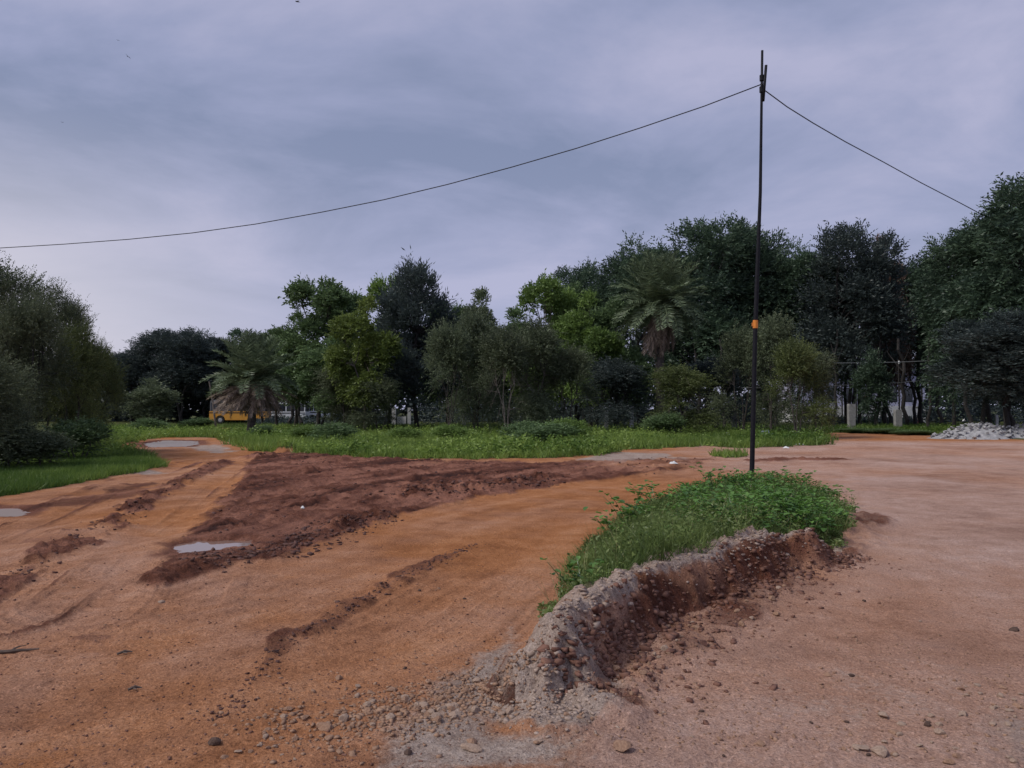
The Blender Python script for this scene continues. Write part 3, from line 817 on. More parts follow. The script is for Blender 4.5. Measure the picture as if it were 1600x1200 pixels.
T = [
 # left edge
 ('thorn_tree', 'leftB', -38, 27, 392, 92, 'leaf_olive', 'bark_dark', 'tall dark thorn tree cut by the left edge, highest of that group'),
 ('thorn_tree', 'leftA', -70, 19, 540, 95, 'leaf_olive', 'bark_dark', 'low dark thorn tree in front at the left edge'),
 # far left tree line
 ('far_tree', 'domeA', 205, 92, 548, 40, 'leaf_dark', 'bark_dark', 'leftmost tree of the far dark tree line beyond the path'),
 ('far_tree', 'domeB', 248, 95, 520, 48, 'leaf_dark', 'bark_dark', 'far dark tree behind the small grey-green sapling'),
 ('far_tree', 'domeC', 285, 90, 516, 48, 'leaf_dark', 'bark_dark', 'highest round top of the far dark tree line'),
 ('far_tree', 'domeA', 322, 94, 522, 46, 'leaf_dark', 'bark_dark', 'far dark tree just left of the short palm'),
 ('far_tree', 'clumpB', 368, 98, 518, 40, 'leaf_deep', 'bark_dark', 'far open-topped tree with gaps behind the short palm'),
 ('far_tree', 'domeB', 415, 92, 526, 45, 'leaf_deep', 'bark_dark', 'far dark tree rising right behind the short palm'),
 ('small_tree', 'sapling', 236, 62, 592, 34, 'leaf_grey', 'bark', 'small grey-green tree alone on the far grass before the dark tree line'),
 # middle
 ('broadleaf_tree', 'clumpA', 497, 62, 440, 66, 'leaf_mid', 'bark', 'clumpy mid-green tree with knobbly top right of the short palm'),
 ('broadleaf_tree', 'clumpB', 462, 66, 492, 44, 'leaf_mid', 'bark', 'lower mid-green tree between the short palm and the knobbly-topped tree'),
 ('broadleaf_tree', 'clumpB', 570, 51, 468, 50, 'leaf_bright', 'bark_pale', 'bright yellow-green tree with pale stems in the middle of the grass'),
 ('broadleaf_tree', 'clumpA', 607, 60, 436, 42, 'leaf_fresh', 'bark', 'fresh green tree leaning on the tall dark upright tree'),
 ('upright_tree', 'upright', 652, 55, 412, 60, 'leaf_dark', 'bark_dark', 'tall dark upright tree with a single black trunk'),
 ('thorn_tree', 'thornB', 540, 54, 560, 44, 'leaf_olive', 'bark', 'dark bare-twigged bush under the bright yellow-green tree'),
 ('broadleaf_tree', 'clumpB', 742, 62, 455, 44, 'leaf_grey', 'bark', 'grey-green tree with drooping top right of the tall dark upright tree'),
 ('broadleaf_tree', 'clumpA', 850, 60, 436, 52, 'leaf_fresh', 'bark', 'bright green clumpy tree above the tangled thorn trees'),
 ('broadleaf_tree', 'clumpB', 922, 57, 462, 46, 'leaf_fresh', 'bark', 'yellowish green tree just left of the tall palm'),
 ('thorn_tree', 'thornB', 960, 52, 560, 50, 'leaf_dark', 'bark_dark', 'dark bush filling the shade left of the tall palm trunk'),
 ('broadleaf_tree', 'domeC', 915, 78, 416, 52, 'leaf_deep', 'bark_dark', 'dark round tree behind the yellowish green one'),
 ('broadleaf_tree', 'clumpA', 541, 66, 456, 50, 'leaf_mid', 'bark', 'mid-green tree behind the bright yellow-green one'),
 ('broadleaf_tree', 'clumpB', 518, 57, 530, 42, 'leaf_mid', 'bark', 'low mid-green tree left of the bright yellow-green one'),
 ('broadleaf_tree', 'clumpA', 700, 64, 476, 46, 'leaf_mid', 'bark', 'mid-green tree right behind the tall dark upright tree'),
 ('broadleaf_tree', 'clumpB', 795, 66, 484, 50, 'leaf_mid', 'bark', 'mid-green tree behind the pale-footed thorn tree'),
 ('broadleaf_tree', 'clumpA', 900, 66, 450, 50, 'leaf_mid', 'bark', 'mid-green tree between the bright clumpy crown and the tall palm'),
 ('broadleaf_tree', 'clumpA', 965, 62, 470, 46, 'leaf_mid', 'bark', 'mid-green tree behind the left fronds of the tall palm'),
 ('thorn_tree', 'thornA', 704, 45, 505, 36, 'leaf_grey', 'bark', 'leftmost of the tangled thorn trees in the middle'),
 ('thorn_tree', 'thornB', 745, 47, 488, 36, 'leaf_grey', 'bark', 'tallest tangled thorn tree in the middle, second from the left'),
 ('thorn_tree', 'thornA', 792, 43, 512, 42, 'leaf_olive', 'bark_pale', 'tangled thorn tree with a pale-footed trunk in the middle of the grass'),
 ('thorn_tree', 'thornB', 838, 45, 498, 40, 'leaf_grey', 'bark', 'tangled thorn tree just right of the pale-footed trunk'),
 ('thorn_tree', 'thornA', 886, 46, 542, 40, 'leaf_olive', 'bark', 'rightmost and lowest of the tangled thorn trees in the middle'),
 ('thorn_tree', 'thornB', 590, 50, 588, 34, 'leaf_olive', 'bark', 'dark twiggy bush left of the single black trunk'),
 ('thorn_tree', 'thornA', 1160, 49, 512, 38, 'leaf_grey', 'bark', 'grey-green thorn tree just left of the pole'),
 ('thorn_tree', 'thornB', 1205, 47, 492, 36, 'leaf_grey', 'bark', 'tallest grey-green thorn tree just right of the pole'),
 ('thorn_tree', 'thornA', 1245, 42, 530, 38, 'leaf_olive_warm', 'bark', 'olive thorn tree right of the pole with broken stems at its foot'),
 ('thorn_tree', 'thornB', 1276, 44, 548, 30, 'leaf_olive', 'bark', 'smaller olive thorn tree at the right end of the group by the pole'),
 ('thorn_tree', 'leftA', 40, 23, 462, 58, 'leaf_olive', 'bark_dark', 'broad grey-olive thorn tree at left, reaching down to the grass'),
 ('thorn_tree', 'leftB', 82, 26, 448, 52, 'leaf_olive', 'bark_dark', 'thorn tree with wispy top, highest beside the one cut by the left edge'),
 ('thorn_tree', 'leftA', 118, 25, 505, 42, 'leaf_olive_warm', 'bark_dark', 'yellowish olive thorn tree in the left-hand group'),
 ('thorn_tree', 'leftA', 152, 29, 535, 34, 'leaf_olive_warm', 'bark_dark', 'rightmost olive thorn tree of the left-hand group, sloping to the path'),
 ('thorn_tree', 'leftB', 0, 35, 480, 60, 'leaf_olive', 'bark_dark', 'dark thorn tree behind the broad grey-olive one at left'),
 # big dark trees
 ('spreading_tree', 'domeA', 1000, 70, 382, 72, 'leaf_deep', 'bark_dark', 'large dark tree rising behind the tall palm on its left'),
 ('spreading_tree', 'domeC', 1098, 70, 350, 84, 'leaf_deep', 'bark_dark', 'highest dark tree just left of the pole'),
 ('spreading_tree', 'domeB', 1180, 72, 358, 70, 'leaf_deep', 'bark_dark', 'large dark tree whose crown the pole crosses'),
 ('spreading_tree', 'domeA', 1252, 70, 386, 62, 'leaf_deep', 'bark_dark', 'lower dark tree right of the pole'),
 ('spreading_tree', 'domeC', 1328, 66, 358, 70, 'leaf_dark', 'bark_dark', 'dark tree with tufted top between pole and right edge'),
 ('spreading_tree', 'clumpB', 1384, 70, 374, 36, 'leaf_brown', 'bark', 'thin brownish half-bare tree beside the tufted dark tree'),
 ('spreading_tree', 'domeB', 1440, 72, 408, 60, 'leaf_deep', 'bark_dark', 'dark tree in the dip of the skyline before the right-hand trees'),
 ('spreading_tree', 'domeA', 1532, 55, 350, 72, 'leaf_deep', 'bark_dark', 'big dark tree where the right-hand cable ends'),
 ('spreading_tree', 'domeB', 1615, 50, 282, 105, 'leaf_deep', 'bark_dark', 'tallest dark tree cut by the right edge'),
 ('spreading_tree', 'domeC', 1720, 52, 262, 100, 'leaf_deep', 'bark_dark', 'dark tree beyond the right edge of the clearing'),
 ('spreading_tree', 'domeC', 1585, 44, 490, 90, 'leaf_dark', 'bark_dark', 'lower feathery dark tree behind the stone heap'),
 ('small_tree', 'sapling', 1364, 60, 548, 26, 'leaf_deep', 'bark_dark', 'small dark tree standing between the two right concrete posts'),
 # by the pole
 ('thorn_tree', 'thornB', 1062, 45, 572, 44, 'leaf_olive_warm', 'bark_pale', 'yellowish small thorn tree below the tall palm'),
 ('thorn_tree', 'thornA', 1120, 56, 560, 48, 'leaf_dark', 'bark_dark', 'dark bush in the shade left of the pole'),
]
for t_ in T:
    tree(*t_)

# ------------------------------------------------------------------ wood behind everything, read as one mass
def woodland():
    r = np.random.default_rng(91)
    n = 9500
    u = r.uniform(-400, 2000, n)
    dep = r.uniform(98, 108, n)
    x = (u - 800) / FPX * dep
    hmax = 7.0 + 2.0 * fbm(x * 0.08, x * 0 + 2, 3, 5) + 3.5 * smooth(u, 430, 560) + 5.0 * smooth(u, 950, 1100)
    z_ = 0.2 + hmax * r.random(n) ** 0.9
    p = np.stack([x, dep, z_], -1)
    ax = norm(rand_dirs(r, n) + np.array([0, -0.3, 0.2]))
    v, f, tn = sprays(r, p, ax, 1.6 * (0.6 + 0.8 * r.random(n)), 7, 1.0, 0.5, 0.2, 0.6, r.random(n) * 0.6)
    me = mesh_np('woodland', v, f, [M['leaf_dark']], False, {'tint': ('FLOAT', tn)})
    tag(link('woodland', me), 'dark distant woodland closing the view behind the trees', 'woodland', kind='stuff')
woodland()
# undergrowth in the shade of the trees
def undergrowth():
    r = np.random.default_rng(92)
    n = 5200
    u = r.uniform(400, 1800, n)
    dep = r.uniform(74, 90, n)
    x = (u - 800) / FPX * dep
    z_ = 0.1 + (2.6 + 1.6 * fbm(x * 0.2, dep * 0.2, 3, 6)) * r.random(n)
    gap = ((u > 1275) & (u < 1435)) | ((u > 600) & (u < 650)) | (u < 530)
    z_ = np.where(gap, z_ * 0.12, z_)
    p = np.stack([x, dep, np.maximum(z_, 0.05)], -1)
    ax = norm(rand_dirs(r, n) + np.array([0, -0.2, 0.6]))
    v, f, tn = sprays(r, p, ax, 0.8 * (0.6 + 0.8 * r.random(n)), 6, 0.4, 0.16, 0.2, 0.6, r.random(n) * 0.6)
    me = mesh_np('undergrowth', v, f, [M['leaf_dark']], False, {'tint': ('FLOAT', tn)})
    tag(link('undergrowth', me), 'dark undergrowth in the shade beneath the trees', 'undergrowth', kind='stuff')
undergrowth()

# slim trunks in the dark under the canopy
def slim_trunk_mesh(seed):
    rr = random.Random(seed); mb = MB()
    tp = limb(mb, (0, 0, -0.2), (rr.uniform(-.5, .5), rr.uniform(-.3, .3), 8), 0.16, 0.09, rr, 0.05, 8, 7)
    for k in range(3):
        s = tp[4 + k]; limb(mb, s, s + Vector((rr.uniform(-1.6, 1.6), rr.uniform(-1, 1), rr.uniform(1.2, 2.2))), 0.06, 0.025, rr, 0.15, 4, 5)
    return mb.mesh('slim_trunk', M['bark_dark'])
slim = [slim_trunk_mesh(s) for s in (1, 2, 3)]
slim_spots = [(1304, 63), (1322, 70), (1343, 66), (1372, 64), (1381, 72), (1390, 68), (1415, 62), (1428, 70), (1450, 58), (1468, 66), (1490, 60), (1515, 52),
              (1545, 56), (1570, 50), (1212, 64), (1130, 62), (1092, 66), (1068, 70), (905, 64), (932, 68), (470, 70), (455, 72), (432, 66), (410, 72), (505, 60), (700, 66), (820, 64)]
for i, (u, d) in enumerate(slim_spots):
    b = P(u, HORIZON, d)
    o = link('slim_trunk', slim[i % 3], None, (b.x, d, 0.0), (0, 0, random.uniform(0, 6)), (random.uniform(0.7, 1.2),) * 2 + (random.uniform(0.85, 1.1) if u > 560 else 0.55,))
    tag(o, 'slim dark tree trunk standing in the deep shade under the canopy', 'tree trunk', 'slim trunks in the shade')

# ------------------------------------------------------------------ palms
def frond_mesh(name, L, arch, nl, leaf_l, mat, dead=False, seed=1):
    r = np.random.default_rng(seed)
    # rachis in the x,z plane, leaving the crown along +x
    m = 12
    pts = []
    for i in range(m + 1):
        t = i / m
        pts.append(Vector((L * t * (1 - 0.18 * arch * t * t), 0.04 * math.sin(t * 3) * L, -arch * L * 0.42 * t ** 2.2)))
    mb = MB(); mb.tube(pts, [0.028 * (1 - 0.85 * i / m) + 0.004 for i in range(m + 1)], 4)
    V = [np.array(mb.v)]; F4 = [f for f in mb.f if len(f) == 4]
    tint = [np.full(len(mb.v), 0.9)]
    t = np.repeat(np.linspace(0.12, 0.99, nl), 2)
    sg = np.tile([1.0, -1.0], nl)
    P3 = np.array([tuple(p) for p in pts])
    ti = t * m; i0 = np.minimum(ti.astype(int), m - 1); fr = (ti - i0)[:, None]
    base = P3[i0] * (1 - fr) + P3[i0 + 1] * fr
    tang = norm(P3[i0 + 1] - P3[i0])
    side = np.stack([np.zeros_like(t), sg, np.zeros_like(t)], -1)
    upv = norm(np.cross(tang, np.array([0, 1.0, 0]))); upv[:, 2] = np.abs(upv[:, 2])
    ang = 0.55 if not dead else 0.85
    d = norm(tang * ang + side * (0.8 if not dead else 0.32) + upv * (0.10 if not dead else -0.05) + r.normal(size=(len(t), 3)) * 0.16)
    ll = leaf_l * (0.55 + 0.75 * np.sin(PI * np.clip(t * 0.85 + 0.12, 0, 1))) * (0.85 + 0.3 * r.random(len(t)))
    s2 = norm(np.cross(d, upv + r.normal(size=(len(t), 3)) * 0.4))
    v, f = leaf_quads(base, d, s2, ll, np.full(len(t), 0.055 if not dead else 0.04))
    n0 = len(mb.v)
    V = np.vstack([np.array(mb.v), v]); F = np.vstack([np.array(F4), f + n0])
    tn = np.concatenate([np.full(n0, 0.9), np.repeat(r.random(len(t)), 4)])
    return mesh_np(name, V, F, [mat], False, {'tint': ('FLOAT', tn)})
FG = [frond_mesh('frond', 3.0, 0.6, 52, 0.46, M['frond'], seed=1), frond_mesh('frond', 3.0, 1.05, 52, 0.46, M['frond'], seed=2), frond_mesh('frond', 3.0, 0.22, 52, 0.46, M['frond'], seed=3)]
FD = [frond_mesh('dead_frond', 2.8, 0.35, 40, 0.40, M['frond_dead'], True, 4), frond_mesh('dead_frond', 2.6, 0.6, 40, 0.38, M['frond_dead'], True, 5)]
def palm(u, depth, zc_, size, ngreen, ndead, trunk_r, label, dead_el, seed, green_span=112, dead_len=1.0):
    rr = random.Random(seed)
    b = P(u, HORIZON, depth); z0 = zg(b.x, depth)
    o = empty('date_palm', (b.x, depth, z0)); H = zc_ - z0
    mb = MB(); pts = []; rad = []
    for i in range(26):
        t = i / 25; pts.append((0.10 * math.sin(t * 2.2), 0, H * t)); rad.append(trunk_r * (1.25 - 0.35 * t + (0.10 if i % 2 else 0)) + (0.06 if t > 0.85 else 0))
    mb.tube(pts, rad, 10); mb.build('trunk', M['bark'], o)
    mb = MB()                       # stubs of cut leaf bases
    for i in range(46):
        a = i * 2.4; t = 0.35 + 0.6 * i / 46; zz = H * t
        p = Vector((math.cos(a) * trunk_r * 0.9, math.sin(a) * trunk_r * 0.9, zz))
        mb.tube([p, p + Vector((math.cos(a) * 0.10, math.sin(a) * 0.10, 0.16))], [0.06, 0.025], 4)
    mb.build('leaf_base', M['bark_pale'], o)
    top = Vector((0.10 * math.sin(2.2), 0, H))
    for i in range(ngreen):
        a = i * 2.39996 + rr.uniform(-0.2, 0.2)
        t = i / ngreen
        el = R(86) - t ** 1.3 * R(green_span) + rr.uniform(-0.1, 0.1)
        f = FG[2] if t < 0.5 else FG[0] if t < 0.75 else FG[1]
        s = size / 3.0 * rr.uniform(0.88, 1.08)
        q = link('frond', f, o, top + Vector((math.cos(a), math.sin(a), 0)) * 0.1, (rr.uniform(-0.4, 0.4), -el, a), (s, s, s))
    for i in range(ndead):
        a = i * 2.39996 + rr.uniform(-0.3, 0.3)
        el = R(rr.uniform(*dead_el)); s = size / 3.0 * rr.uniform(0.75, 1.02) * dead_len
        link('dead_frond', FD[i % 2], o, top + Vector((math.cos(a) * 0.15, math.sin(a) * 0.15, -0.15)), (rr.uniform(-0.6, 0.6), -el, a), (s, s, s))
    tag(o, label, 'palm tree')
palm(392, 46, P(392, 596, 46).z, 2.95, 100, 80, 0.2, 'short date palm with a skirt of dead fronds before the yellow bus', (-46, -8), 3, 80)
palm(1030, 52, P(1030, 476, 52).z, 3.55, 120, 48, 0.24, 'tall date palm with dead fronds hanging below its grey-green crown', (-88, -60), 4, 104, 1.05)

# ------------------------------------------------------------------ grass and weeds
def in_mask(x, y):
    return terrain(x, y)
def blades(name, pts_x, pts_y, z_, h, w, mat, label, cat, seed, lean=0.45, tintbase=None):
    r = np.random.default_rng(seed); n = len(pts_x)
    a = r.uniform(0, 2 * PI, n)
    base = np.stack([pts_x, pts_y, z_ - 0.01], -1)
    ln = lean * r.random(n)
    d = norm(np.stack([np.cos(a) * ln, np.sin(a) * ln, np.ones(n)], -1))
    b = r.uniform(0, 2 * PI, n); side = np.stack([np.cos(b), np.sin(b), np.zeros(n)], -1)
    tip = base + d * h[:, None]
    tip[:, :2] += (np.stack([np.cos(a), np.sin(a)], -1) * (h * ln * 0.5)[:, None])
    v = np.stack([base - side * w[:, None] / 2, base + side * w[:, None] / 2, tip], 1).reshape(-1, 3)
    f = np.arange(len(v)).reshape(-1, 3)
    tn = np.repeat(np.clip(tintbase + 0.4 * (r.random(n) - 0.5), 0, 1), 3)
    me = mesh_np(name, v, f, [mat], False, {'tint': ('FLOAT', tn)})
    return tag(link(name, me), label, cat, kind='stuff')
def sample_uv(n, u0, u1, y0, y1, r, power=1.0):
    """points spread over a stretch of ground between two distances"""
    y = y0 * (y1 / y0) ** (r.random(n) ** power)
    x = (r.uniform(u0, u1, n) - 800) / FPX * y
    return x, y
r = np.random.default_rng(5)
x, y = sample_uv(230000, 150, 1560, 24, 72, r)
tz = terrain(x, y); k = (tz[2] > 0.45) & (r.random(len(x)) < 0.85)
x, y, zz = x[k], y[k], tz[0][k]
pn = fbm(x * 0.35, y * 0.25, 4, 8)
lush = smooth((x - 800 / FPX * 0) * 0 + y, 26, 40)
h = (0.16 + 0.22 * r.random(len(x)) + 0.55 * np.clip(pn, 0, 1) * r.random(len(x))) * (0.75 + 0.35 * smooth(y, 24, 34))
far_right = smooth(x / y, 0.20, 0.36)
tb = 0.55 + 0.55 * fbm(x * 0.5, y * 0.35, 4, 9) - 0.35 * far_right - 0.25 * smooth(y, 44, 56)
blades('meadow_grass', x, y, zz, h, 0.028 + 0.03 * r.random(len(x)), M['grass'], 'lush green grass and weeds in front of the trees', 'grass', 6, 0.8, tb)
x, y = sample_uv(120000, -140, 275, 13, 34, r)
tz = terrain(x, y); k = (tz[2] > 0.45) & (dist_pl(x, y, grass_left) < 50) & inside(x, y, grass_left)
x, y, zz = x[k], y[k], tz[0][k]
tb = 0.26 + 0.5 * fbm(x * 0.9, y * 0.7, 4, 19)
h = 0.10 + 0.13 * r.random(len(x)) + 0.12 * np.clip(fbm(x * 0.7, y * 0.7, 3, 4), 0, 1)
blades('verge_grass', x, y, zz, h, 0.012 + 0.014 * r.random(len(x)), M['grass'], 'green grass under the thorn trees at left', 'grass', 7, 0.8, tb)

x, y = sample_uv(26000, 160, 1500, 25, 56, r)
tz = terrain(x, y); k = (tz[2] > 0.5) & (fbm(x * 0.3, y * 0.25, 3, 77) + 0.25 > r.random(len(x)) * 0.8)
x, y, zz = x[k], y[k], tz[0][k]; n = len(x)
ax = norm(np.stack([r.normal(0, 0.4, n), r.normal(0, 0.4, n), np.ones(n)], -1))
tint = np.clip(0.45 + 0.6 * fbm(x * 0.6, y * 0.5, 3, 78) - 0.3 * smooth(x / y, 0.2, 0.36) + 0.3 * (r.random(n) - 0.5), 0, 1)
v, f, tn = sprays(r, np.stack([x, y, zz], -1), ax, 0.25 + 0.55 * r.random(n) ** 1.5, 7, 0.13, 0.07, 0.15, 0.75, tint)
tag(link('meadow_weeds', mesh_np('meadow_weeds', v, f, [M['grass']], False, {'tint': ('FLOAT', tn)})), 'leafy green weeds standing among the grass before the trees', 'weeds', kind='stuff')

# broad leaved weeds through the far grass, as single small bushes
def bush(u, v, hgt, wid, leaf, label, group=None):
    tr, cr, Hn, Rn = PROTO['bush']
    gx, gy = G(u, v); z0 = zg(gx, gy)
    o = empty('bush', (gx, gy, z0))
    rz = random.uniform(0, 6); s = wid / 2 / Rn
    c = link('crown', cr, o, rot=(0, 0, rz), scale=(s, s, hgt / Hn)); c.material_slots[0].link = 'OBJECT'; c.material_slots[0].material = M[leaf]
    link('stem', tr, o, rot=(0, 0, rz), scale=(s, s, hgt / Hn))
    tag(o, label, 'bush', group)
bush(855, 700, 1.0, 2.8, 'leaf_mid', 'dark rounded bush in the grass right of the pale-footed trunk')
bush(820, 692, 1.0, 2.2, 'leaf_mid', 'small dark bush at the foot of the pale-footed trunk')
bush(522, 698, 1.0, 2.0, 'leaf_mid', 'dark green bush in the grass below the bright yellow-green tree')
bush(1040, 684, 1.4, 2.6, 'leaf_mid', 'dark green bush under the yellowish small thorn tree')
bush(885, 690, 1.1, 2.4, 'leaf_fresh', 'fresh green bush behind the dark rounded bush')
bush(232, 678, 1.0, 2.4, 'leaf_mid', 'low bush at the foot of the small grey-green tree')
bush(310, 671, 0.9, 2.8, 'leaf_mid', 'low bush on the far grass left of the yellow bus')
bush(120, 722, 1.3, 2.0, 'leaf_mid', 'dark leafy bush at the foot of the thorn trees, nearest the path')
bush(60, 735, 1.0, 1.8, 'leaf_olive', 'dull bush at the foot of the broad grey-olive thorn tree')
bush(10, 738, 1.2, 1.8, 'leaf_olive', 'dull bush at the left edge under the thorn trees')
bush(1385, 678, 0.32, 2.6, 'leaf_mid', 'low creeping bush between the right concrete posts and the road')
bush(1340, 677, 0.3, 2.6, 'leaf_mid', 'low creeping bush at the foot of the middle concrete post')
bush(1430, 680, 0.32, 2.6, 'leaf_mid', 'low creeping bush just left of the stone heap')
bush(700, 690, 0.8, 2.0, 'leaf_fresh', 'fresh green bush below the tangled thorn tree left of centre')
bush(630, 692, 0.7, 1.8, 'leaf_fresh', 'fresh green bush near the single black trunk')
bush(480, 692, 0.8, 1.8, 'leaf_fresh', 'fresh green bush right of the short palm')
bush(412, 686, 0.7, 1.4, 'leaf_mid', 'small dark bush beside the foot of the short palm')

# the island: fine herbs on the near side, leafy creepers on the far right
r = np.random.default_rng(15)
bb0, bb1 = island.min(0), island.max(0)
def island_points(n, margin_b, margin_c):
    x = r.uniform(bb0[0], bb1[0], n); y = r.uniform(bb0[1], bb1[1], n)
    ok = inside(x, y, island) & (np.hypot(x - crest[0, 0], y - crest[0, 1]) > 1.12) & (dist_pl(x, y, lborder) > margin_b + 0.02 + 0.26 * fbm(x * 2.2, y * 2.2, 3, 3)) & (fbm(x * 1.5, y * 1.5, 3, 58) < 0.42) & (dist_pl(x, y, crest) > margin_c + 0.10 * fbm(x * 3, y * 3, 2, 13))
    return x[ok], y[ok]
x, y = island_points(100000, 0.02, 0.10)
zz = terrain(x, y)[0]
hh = (0.35 + 1.5 * smooth(fbm(x * 0.9, y * 0.9, 3, 55), -0.5, 0.6)) * (0.07 + 0.12 * r.random(len(x)) + 0.10 * np.clip(fbm(x * 1.6, y * 1.6, 3, 4), 0, 1)) * (0.55 + 0.45 * smooth(dist_pl(x, y, lborder), 0, 0.5))
tb = 0.35 + 0.55 * fbm(x * 1.3, y * 1.3, 4, 29)
blades('island_grass', x, y, zz, hh, 0.006 + 0.007 * r.random(len(x)), M['grass_island'], 'fine grass covering the raised island beside the road', 'grass', 17, 0.9, tb)
# small herbs: stalk with many small leaves
x, y = island_points(14500, 0.0, 0.12)
k = r.random(len(x)) < 0.8
x, y = x[k], y[k]; zz = terrain(x, y)[0]; n = len(x)
ax = norm(np.stack([r.normal(0, 0.35, n), r.normal(0, 0.35, n), np.ones(n)], -1))
Ls = (0.35 + 1.1 * smooth(fbm(x * 0.8 + 5, y * 0.8, 3, 56), -0.5, 0.6)) * (0.12 + 0.24 * r.random(n)) * (0.6 + 0.4 * smooth(dist_pl(x, y, lborder), 0, 0.5))
tint = np.clip(0.35 + 0.6 * fbm(x * 1.2, y * 1.2, 3, 39) + 0.3 * (r.random(n) - 0.5), 0, 1)
v, f, tn = sprays(r, np.stack([x, y, zz], -1), ax, Ls, 10, 0.042, 0.019, 0.1, 0.75, tint)
me = mesh_np('island_herbs', v, f, [M['grass_island']], False, {'tint': ('FLOAT', tn)})
tag(link('island_herbs', me), 'small-leaved green herbs growing over the raised island', 'weeds', kind='stuff')

# tall thin flowering stalks above the herbs
x, y = island_points(1500, 0.05, 0.2); k = fbm(x * 1.1, y * 1.1, 3, 57) > -0.15
x, y = x[k], y[k]; n = len(x); zz = terrain(x, y)[0]
blades('island_stalks', x, y, zz, 0.22 + 0.30 * r.random(n), np.full(n, 0.007), M['stalk'], 'thin pale stalks standing above the island weeds', 'grass', 18, 0.6, 0.4 + 0.6 * r.random(n))

def weed_mesh(seed, nl=46, spread=0.27, hgt=0.20, leaf=0.075):
    r = np.random.default_rng(seed)
    mb = MB(); V = []; F = []; tn = []
    tips = []
    for s_ in range(7):
        a = s_ * 0.9 + r.uniform(-.3, .3); L = spread * r.uniform(0.5, 1.1)
        pts = [Vector((math.cos(a) * L * t, math.sin(a) * L * t, hgt * (1 - (1 - t) ** 2) * r.uniform(0.7, 1.1))) for t in (0, .35, .7, 1)]
        mb.tube(pts, [0.005, 0.004, 0.003, 0.002], 3)
        tips += pts[1:] + [pts[1].lerp(pts[2], .5), pts[2].lerp(pts[3], .5)]
    n0 = 0
    for i in range(nl):
        p = tips[i % len(tips)] + Vector(r.normal(0, 0.025, 3)); p.z = max(p.z, 0.03)
        a = r.uniform(0, 2 * PI); tilt = r.uniform(-0.35, 0.45); l = leaf * r.uniform(0.6, 1.15); w = l * 0.8
        d = Vector((math.cos(a) * math.cos(tilt), math.sin(a) * math.cos(tilt), math.sin(tilt)))
        sd = d.cross(Vector((0, 0, 1))).normalized(); upv = sd.cross(d)
        q = [p, p + d * l * .25 + sd * w * .42 + upv * 0.012, p + d * l * .62 + sd * w * .40 + upv * 0.012, p + d * l, p + d * l * .62 - sd * w * .40 + upv * 0.012, p + d * l * .25 - sd * w * .42 + upv * 0.012]
        b0 = len(V); V += [tuple(x_) for x_ in q]
        F += [(b0, b0 + 1, b0 + 2, b0 + 3), (b0, b0 + 3, b0 + 4, b0 + 5)]
        tn += [r.random()] * 6
    lm = mesh_np('leaves', V, F, [M['weed']], False, {'tint': ('FLOAT', tn)})
    return lm, mb.mesh('stem', M['weed'])
weeds = [weed_mesh(s) for s in (1, 2, 3, 4)] + [weed_mesh(9, 54, 0.32, 0.30, 0.085)]
cnt = 0
spots = []
for tries in range(6000):
    if cnt >= 150: break
    gx = random.uniform(bb0[0], bb1[0]); gy = random.uniform(bb0[1], bb1[1])
    X1 = np.array([gx]); Y1 = np.array([gy])
    if not inside(X1, Y1, island)[0]: continue
    if dist_pl(X1, Y1, crest)[0] < 0.3 or dist_pl(X1, Y1, lborder)[0] < 0.22: continue
    u_ = 800 + gx / gy * FPX
    dens = 0.05 + 0.95 * float(smooth(np.array([u_]), 1040, 1150)[0])
    if random.random() > dens: continue
    if any((gx - a) ** 2 + (gy - b) ** 2 < 0.045 for a, b in spots): continue
    spots.append((gx, gy))
    s = random.uniform(0.5, 1.3)
    o = empty('creeper_plant', (gx, gy, zg(gx, gy)), random.uniform(0, 6)); o.scale = (s, s, s * random.uniform(0.8, 1.3))
    lm, sm = weeds[cnt % 5]
    link('leaves', lm, o); link('stem', sm, o)
    tag(o, 'leafy bright green creeper plant on the raised island', 'plant', 'creepers on the raised island')
    cnt += 1
print('weeds', cnt)

# ------------------------------------------------------------------ stones, clods and rubble
def rock_mesh(name, seed, mat, sub=2, flat=0.65, rough=0.28, cuts=9):
    rr = random.Random(seed)
    bm = bmesh.new(); bmesh.ops.create_icosphere(bm, subdivisions=sub, radius=0.5)
    pl = [(Vector((rr.gauss(0, 1), rr.gauss(0, 1), rr.gauss(0, 1))).normalized(), rr.uniform(0.20, 0.40)) for _ in range(cuts)]
    for v in bm.verts:
        for n_, d_ in pl:
            e = v.co.dot(n_) - d_
            if e > 0: v.co -= n_ * e
        v.co *= 1 + rr.uniform(-rough, rough) * 0.25
        v.co.z *= flat
    me = bpy.data.meshes.new(name); bm.to_mesh(me); bm.free(); me.materials.append(mat)
    return me
ROCK = {k: [rock_mesh('stone', 100 + i + j * 20, M[k], 2, f_) for i, f_ in enumerate((0.5, 0.62, 0.75, 0.45, 0.6, 0.7))] for j, k in enumerate(('stone', 'stone_grey', 'stone_dark', 'rubble', 'clod'))}
def stone(u, v, px, mat, label, group=None, i=0, name='stone', asp=None, sink=0.34):
    gx, gy = G(u, v)
    z0 = zg(gx, gy); gx, gy = G(u, v, z0)
    s = px * gy / FPX
    asp = asp or (random.uniform(0.8, 1.2), random.uniform(0.65, 1.0), random.uniform(0.7, 1.05))
    o = link(name, ROCK[mat][i % 6], None, (gx, gy, zg(gx, gy) + s * 0.3 * asp[2] * (1 - 2 * sink)), (random.uniform(-.2, .2), random.uniform(-.2, .2), random.uniform(0, 6)), (s * asp[0], s * asp[1], s * asp[2]))
    return tag(o, label, 'stone', group)
